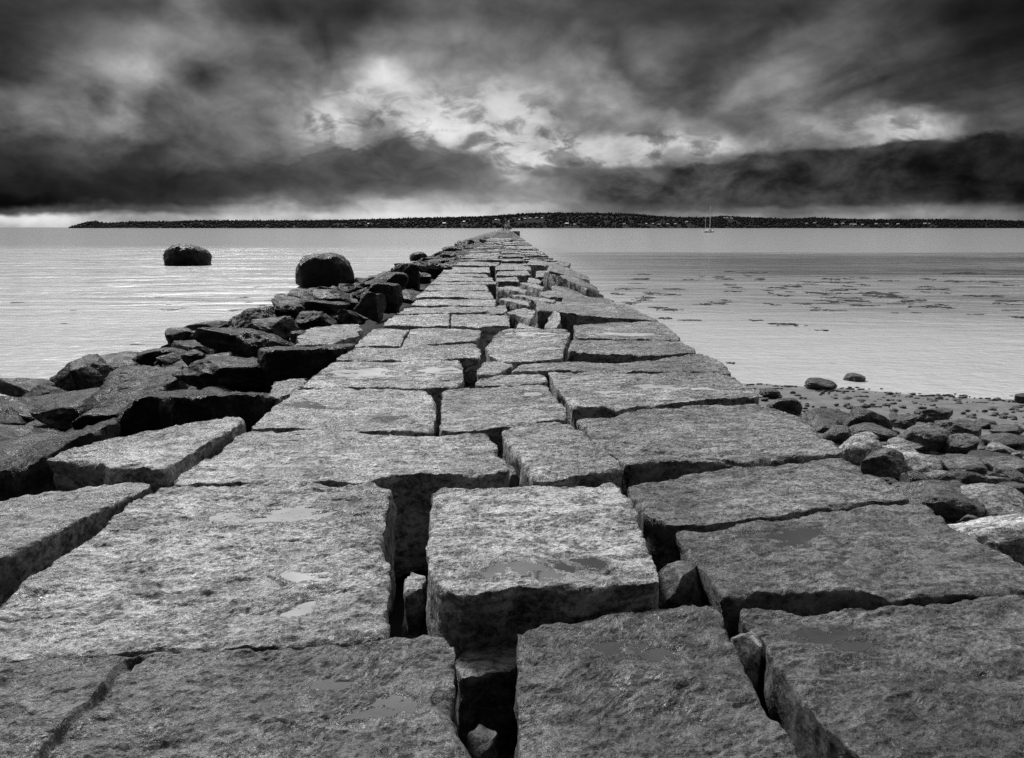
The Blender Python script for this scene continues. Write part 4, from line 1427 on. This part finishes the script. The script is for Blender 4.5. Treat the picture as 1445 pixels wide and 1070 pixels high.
# domain warp that gives the clouds ragged edges; streaks run away overhead
uv = t.comb(U, t.mul(Vv_, 1.25), 0.0)
wn = t.node("ShaderNodeTexNoise")
t.put(wn.inputs["Vector"], t.vm("MULTIPLY", uv, (7.5, 9.0, 1)))
wn.inputs["Scale"].default_value = 1.0
wn.inputs["Detail"].default_value = 4
wn.inputs["Roughness"].default_value = 0.52
wx_, wy_, wz_ = t.sep(wn.outputs["Color"])
wn2 = t.node("ShaderNodeTexNoise")
t.put(wn2.inputs["Vector"], t.vm("MULTIPLY", uv, (24.0, 30.0, 1)))
wn2.inputs["Scale"].default_value = 1.0
wn2.inputs["Detail"].default_value = 5
wn2.inputs["Roughness"].default_value = 0.55
fx_, fy_, fz_ = t.sep(wn2.outputs["Color"])
low = t.rng(Vv_, 0.0, 0.06, 0.25, 1.0)
soft = t.rng(Vv_, 0.12, 0.24, 1.0, 0.45)
Uw = t.add(U, t.add(t.mul(t.add(wx_, -.5), 0.09), t.mul(t.mul(t.add(fx_, -.5), soft), 0.055)))
Vw = t.add(Vv_, t.mul(low, t.add(t.mul(t.add(wy_, -.5), 0.04), t.mul(t.mul(t.add(fy_, -.5), soft), 0.034))))

rows = [
    (318, [(0, .62), (60, .66), (110, .6), (300, .5), (500, .62), (700, .62), (800, .36), (950, .34), (1060, .36), (1200, .34), (1300, .38), (1445, .3)]),
    (306, [(0, .78), (60, .80), (110, .7), (170, .45), (230, .5), (300, .5), (360, .62), (430, .66), (500, .62), (560, .72), (600, .76), (690, .72), (760, .56), (800, .36), (880, .34), (960, .38), (1060, .46), (1100, .33), (1150, .38), (1250, .48), (1350, .4), (1445, .3)]),
    (295, [(0, .18), (60, .25), (110, .22), (200, .2), (280, .3), (340, .48), (400, .5), (450, .42), (520, .55), (580, .66), (640, .58), (700, .66), (760, .58), (800, .36), (900, .26), (1000, .25), (1060, .35), (1120, .28), (1200, .34), (1300, .36), (1400, .3), (1445, .22)]),
    (283, [(0, .05), (50, .06), (110, .12), (200, .13), (300, .2), (360, .32), (430, .3), (480, .36), (520, .55), (570, .58), (620, .48), (690, .5), (750, .48), (800, .36), (850, .27), (1000, .2), (1150, .18), (1300, .22), (1445, .1)]),
    (265, [(0, .09), (110, .12), (200, .12), (300, .16), (360, .2), (430, .24), (490, .32), (540, .34), (600, .3), (650, .4), (700, .46), (750, .42), (800, .38), (850, .3), (900, .28), (1000, .19), (1200, .15), (1350, .12), (1445, .07)]),
    (245, [(0, .11), (110, .14), (200, .13), (300, .17), (370, .2), (430, .25), (480, .24), (540, .21), (600, .23), (650, .32), (690, .42), (720, .55), (760, .5), (800, .42), (840, .3), (900, .27), (960, .22), (1050, .18), (1200, .15), (1300, .12), (1445, .07)]),
    (226, [(0, .14), (70, .16), (130, .2), (200, .15), (260, .22), (330, .28), (400, .3), (440, .36), (480, .28), (530, .24), (590, .25), (640, .3), (680, .3), (715, .72), (750, .84), (800, .82), (850, .6), (920, .55), (1000, .35), (1060, .26), (1150, .2), (1300, .15), (1445, .09)]),
    (208, [(0, .18), (60, .2), (110, .24), (160, .28), (215, .17), (280, .28), (340, .32), (400, .34), (440, .5), (480, .45), (510, .36), (550, .22), (600, .5), (640, .6), (680, .7), (720, .72), (760, .6), (800, .66), (860, .66), (930, .68), (1000, .66), (1050, .5), (1100, .44), (1160, .36), (1220, .4), (1270, .5), (1310, .22), (1380, .16), (1445, .12)]),
    (178, [(0, .28), (60, .34), (110, .38), (160, .47), (215, .28), (290, .3), (350, .35), (400, .4), (440, .52), (475, .72), (510, .52), (560, .66), (600, .78), (650, .82), (700, .66), (740, .7), (800, .45), (850, .4), (900, .42), (950, .44), (1000, .42), (1050, .34), (1090, .36), (1150, .5), (1230, .5), (1290, .64), (1340, .4), (1370, .26), (1445, .22)]),
    (140, [(0, .27), (60, .38), (105, .37), (128, .24), (165, .48), (220, .25), (280, .34), (340, .33), (400, .36), (450, .5), (500, .68), (545, .62), (600, .72), (650, .7), (700, .66), (750, .56), (800, .4), (850, .48), (900, .34), (950, .26), (1000, .22), (1050, .38), (1100, .42), (1150, .34), (1250, .25), (1350, .2), (1445, .19)]),
    (100, [(0, .18), (60, .25), (140, .40), (200, .48), (240, .38), (290, .19), (340, .3), (400, .33), (460, .36), (510, .5), (548, .78), (590, .5), (650, .42), (720, .46), (790, .44), (850, .38), (885, .22), (930, .36), (985, .22), (1040, .28), (1080, .4), (1150, .29), (1250, .2), (1350, .16), (1445, .14)]),
    (55, [(0, .14), (100, .24), (180, .34), (230, .44), (330, .38), (400, .32), (455, .19), (510, .26), (560, .36), (650, .4), (700, .4), (770, .38), (820, .3), (868, .2), (910, .26), (1000, .2), (1060, .26), (1110, .34), (1180, .29), (1250, .22), (1350, .13), (1445, .11)]),
    (12, [(0, .14), (110, .2), (220, .22), (276, .42), (320, .29), (380, .19), (440, .2), (515, .14), (600, .25), (690, .34), (760, .32), (850, .22), (920, .16), (1020, .15), (1110, .17), (1180, .25), (1260, .19), (1350, .12), (1445, .1)]),
]
ULO, UHI = -0.75, 0.8
Upos = t.rng(Uw, ULO, UHI, 0, 1, smooth=False)
cur = None
last = None
for py, stops in rows:
    st = sorted(((u_of(px, py) - ULO) / (UHI - ULO), val) for px, val in stops)
    rv = t.ramp(Upos, st, "EASE" if len(st) < 5 else "LINEAR")
    if cur is None:
        cur = rv
    else:
        cur = t.mix(t.rng(Vw, last, v_of(py), 0, 1, smooth=True), cur, rv)
    last = v_of(py)
for vv, val in ((0.36, .42), (0.5, .85), (0.8, 1.25), (1.4, 1.15), (3.5, 0.7)):
    cur = t.mix(t.rng(Vw, last, vv, 0, 1), cur, val)
    last = vv
# long soft streaks of high cloud, and finer cloud texture lower down
zz2 = t.add(t.m("MAXIMUM", dz, 0.0), 0.07)
qx, qy = t.m("DIVIDE", dx, zz2), t.m("DIVIDE", dy, zz2)
stk = t.noise(t.comb(t.add(t.mul(qx, 2.0), t.mul(qy, 0.25)), t.mul(qy, 0.5), 0.0), 1.0, 4, 0.5, 0.35)
fin = t.noise(t.vm("MULTIPLY", uv, (13.0, 17.0, 1)), 1.0, 6, 0.6, 0.3)
stk = t.rng(stk, 0.32, 0.68)
mod = t.add(1.0, t.add(t.mul(t.mul(t.add(stk, -.5), t.rng(Vv_, 0.07, 0.19)), 0.40), t.mul(t.add(fin, -.5), t.rng(Vv_, 0.1, 0.25, 1.15, 0.75))))
# ragged small clouds standing dark against the bright gaps
puff = t.noise(t.vm("MULTIPLY", uv, (19.0, 30.0, 1)), 1.0, 6, 0.58, 0.5)
pm = t.mul(t.mul(t.rng(puff, 0.44, 0.62), t.rng(Vv_, 0.03, 0.06)), t.mul(t.rng(cur, 0.34, 0.6), t.rng(Vv_, 0.20, 0.12)))
mod = t.mul(mod, t.mix(pm, 1.12, 0.66))
cur = t.mul(cur, mod)
# heaped tops of the dark bank left of the middle, and one small cloud right of it
edl = t.ramp(t.rng(U, ULO, UHI, 0, 1, smooth=False), sorted(((u_of(px, py) - ULO) / (UHI - ULO), v_of(py) * 5) for px, py in
             [(0, 216), (130, 218), (215, 210), (300, 222), (400, 226), (440, 225), (480, 211), (505, 213), (525, 206), (545, 194), (566, 191), (590, 208), (620, 222), (650, 213), (668, 225), (690, 224), (705, 234), (725, 250), (760, 270)]), "LINEAR")
edl = t.add(t.mul(edl, 0.2), t.add(t.mul(t.add(fy_, -.5), 0.020), t.mul(t.add(puff, -.5), .052)))
bl = t.mul(t.rng(t.add(edl, t.mul(Vv_, -1)), -0.001, 0.006), t.mul(t.rng(U, 0.02, -0.09), t.mul(t.rng(U, -0.42, -0.2), t.rng(Vv_, 0.03, 0.06))))
cur = t.mix(t.mul(bl, 0.8), cur, t.mul(t.rng(U, -0.4, 0.0, 0.2, 0.3), t.add(0.35, t.mul(puff, 1.3))))
sc_u, sc_v = u_of(785, 243), v_of(243)
rad_ = t.m("SQRT", t.add(t.m("POWER", t.m("ABSOLUTE", t.mul(t.add(U, -sc_u), 1 / 0.032)), 2.0), t.m("POWER", t.m("ABSOLUTE", t.mul(t.add(Vv_, -sc_v), 1 / 0.0085)), 2.0)))
sm = t.rng(t.add(rad_, t.mul(t.add(puff, -.5), 4.0)), 1.3, 0.5)
cur = t.mix(t.mul(sm, .62), cur, 0.3)
# crisp top of the dark bank on the right
edge = t.ramp(t.rng(U, ULO, UHI, 0, 1, smooth=False), sorted(((u_of(px, py) - ULO) / (UHI - ULO), v_of(py) * 5) for px, py in
              [(760, 262), (800, 246), (835, 238), (900, 236), (1000, 229), (1050, 214), (1130, 205), (1200, 208), (1290, 194), (1445, 186)]), "LINEAR")
edge = t.add(t.mul(edge, 0.2), t.mul(t.add(t.mul(t.add(fy_, -.5), 0.014), t.mul(t.add(puff, -.5), .026)), 1.0))
bank = t.mul(t.rng(t.add(edge, t.mul(Vv_, -1)), -0.001, 0.007), t.mul(t.rng(U, 0.06, 0.16), t.rng(Vv_, 0.022, 0.04)))
bval = t.mul(t.rng(U, 0.1, 0.7, 0.27, 0.09, smooth=False), t.add(0.42, t.mul(t.rng(fin, .25, .75), 1.15)))
cur = t.mix(t.mul(bank, 0.9), cur, bval)
knee = t.add(1.0, t.mul(t.mul(cur, cur), t.rng(Vv_, 0.4, 0.28, 0.0, 0.36)))
cur = t.m("DIVIDE", t.mul(cur, 1.10), knee)
cur = t.m("MINIMUM", t.m("MAXIMUM", cur, 0.02), 1.4)
cur = t.mul(cur, t.rng(dy, -0.4, 0.35, 0.27, 1.0))
lin = t.m("POWER", cur, 2.2)
sky = t.node("ShaderNodeTexSky")
sky.sky_type = "NISHITA"
sky.sun_disc = False
sky.sun_elevation = SUN_EL
sky.sun_rotation = SUN_AZ
bw = t.node("ShaderNodeRGBToBW")
t.put(bw.inputs[0], sky.outputs[0])
# clear sky glimpsed where the cloud is thin
thin = t.mul(t.rng(cur, 0.5, 0.9), 0.3)
SKY_STRENGTH = 0.10
tot = t.mix(thin, lin, t.m("MINIMUM", t.mul(bw.outputs[0], SKY_STRENGTH), 1.2))
t.put(bg.inputs["Color"], t.gray(t.m("MAXIMUM", tot, 0.0)))
bg.inputs["Strength"].default_value = 1.0

sd = bpy.data.lights.new("sun", "SUN")
sd.energy = 4.8
sd.angle = math.radians(11)
sd.color = (1, 1, 1)
so = bpy.data.objects.new("sun", sd)
COL.objects.link(so)
sv = Vector((math.sin(SUN_AZ) * math.cos(SUN_EL), math.cos(SUN_AZ) * math.cos(SUN_EL), math.sin(SUN_EL)))
so.rotation_euler = sv.to_track_quat("Z", "Y").to_euler()
so.location = sv * 100

scene.view_settings.view_transform = "Standard"
scene.view_settings.look = "None"
scene.view_settings.exposure = 0.3
scene.view_settings.gamma = 1.0
scene.view_settings.use_curve_mapping = False
scene.cycles.use_denoising = True
scene.cycles.denoising_input_passes = "RGB_ALBEDO_NORMAL"
scene.cycles.denoising_prefilter = "NONE"
scene.cycles.sample_clamp_direct = 6.0
scene.cycles.sample_clamp_indirect = 3.0
scene.cycles.max_bounces = 4
scene.cycles.diffuse_bounces = 2
scene.cycles.glossy_bounces = 2
scene.cycles.use_adaptive_sampling = False
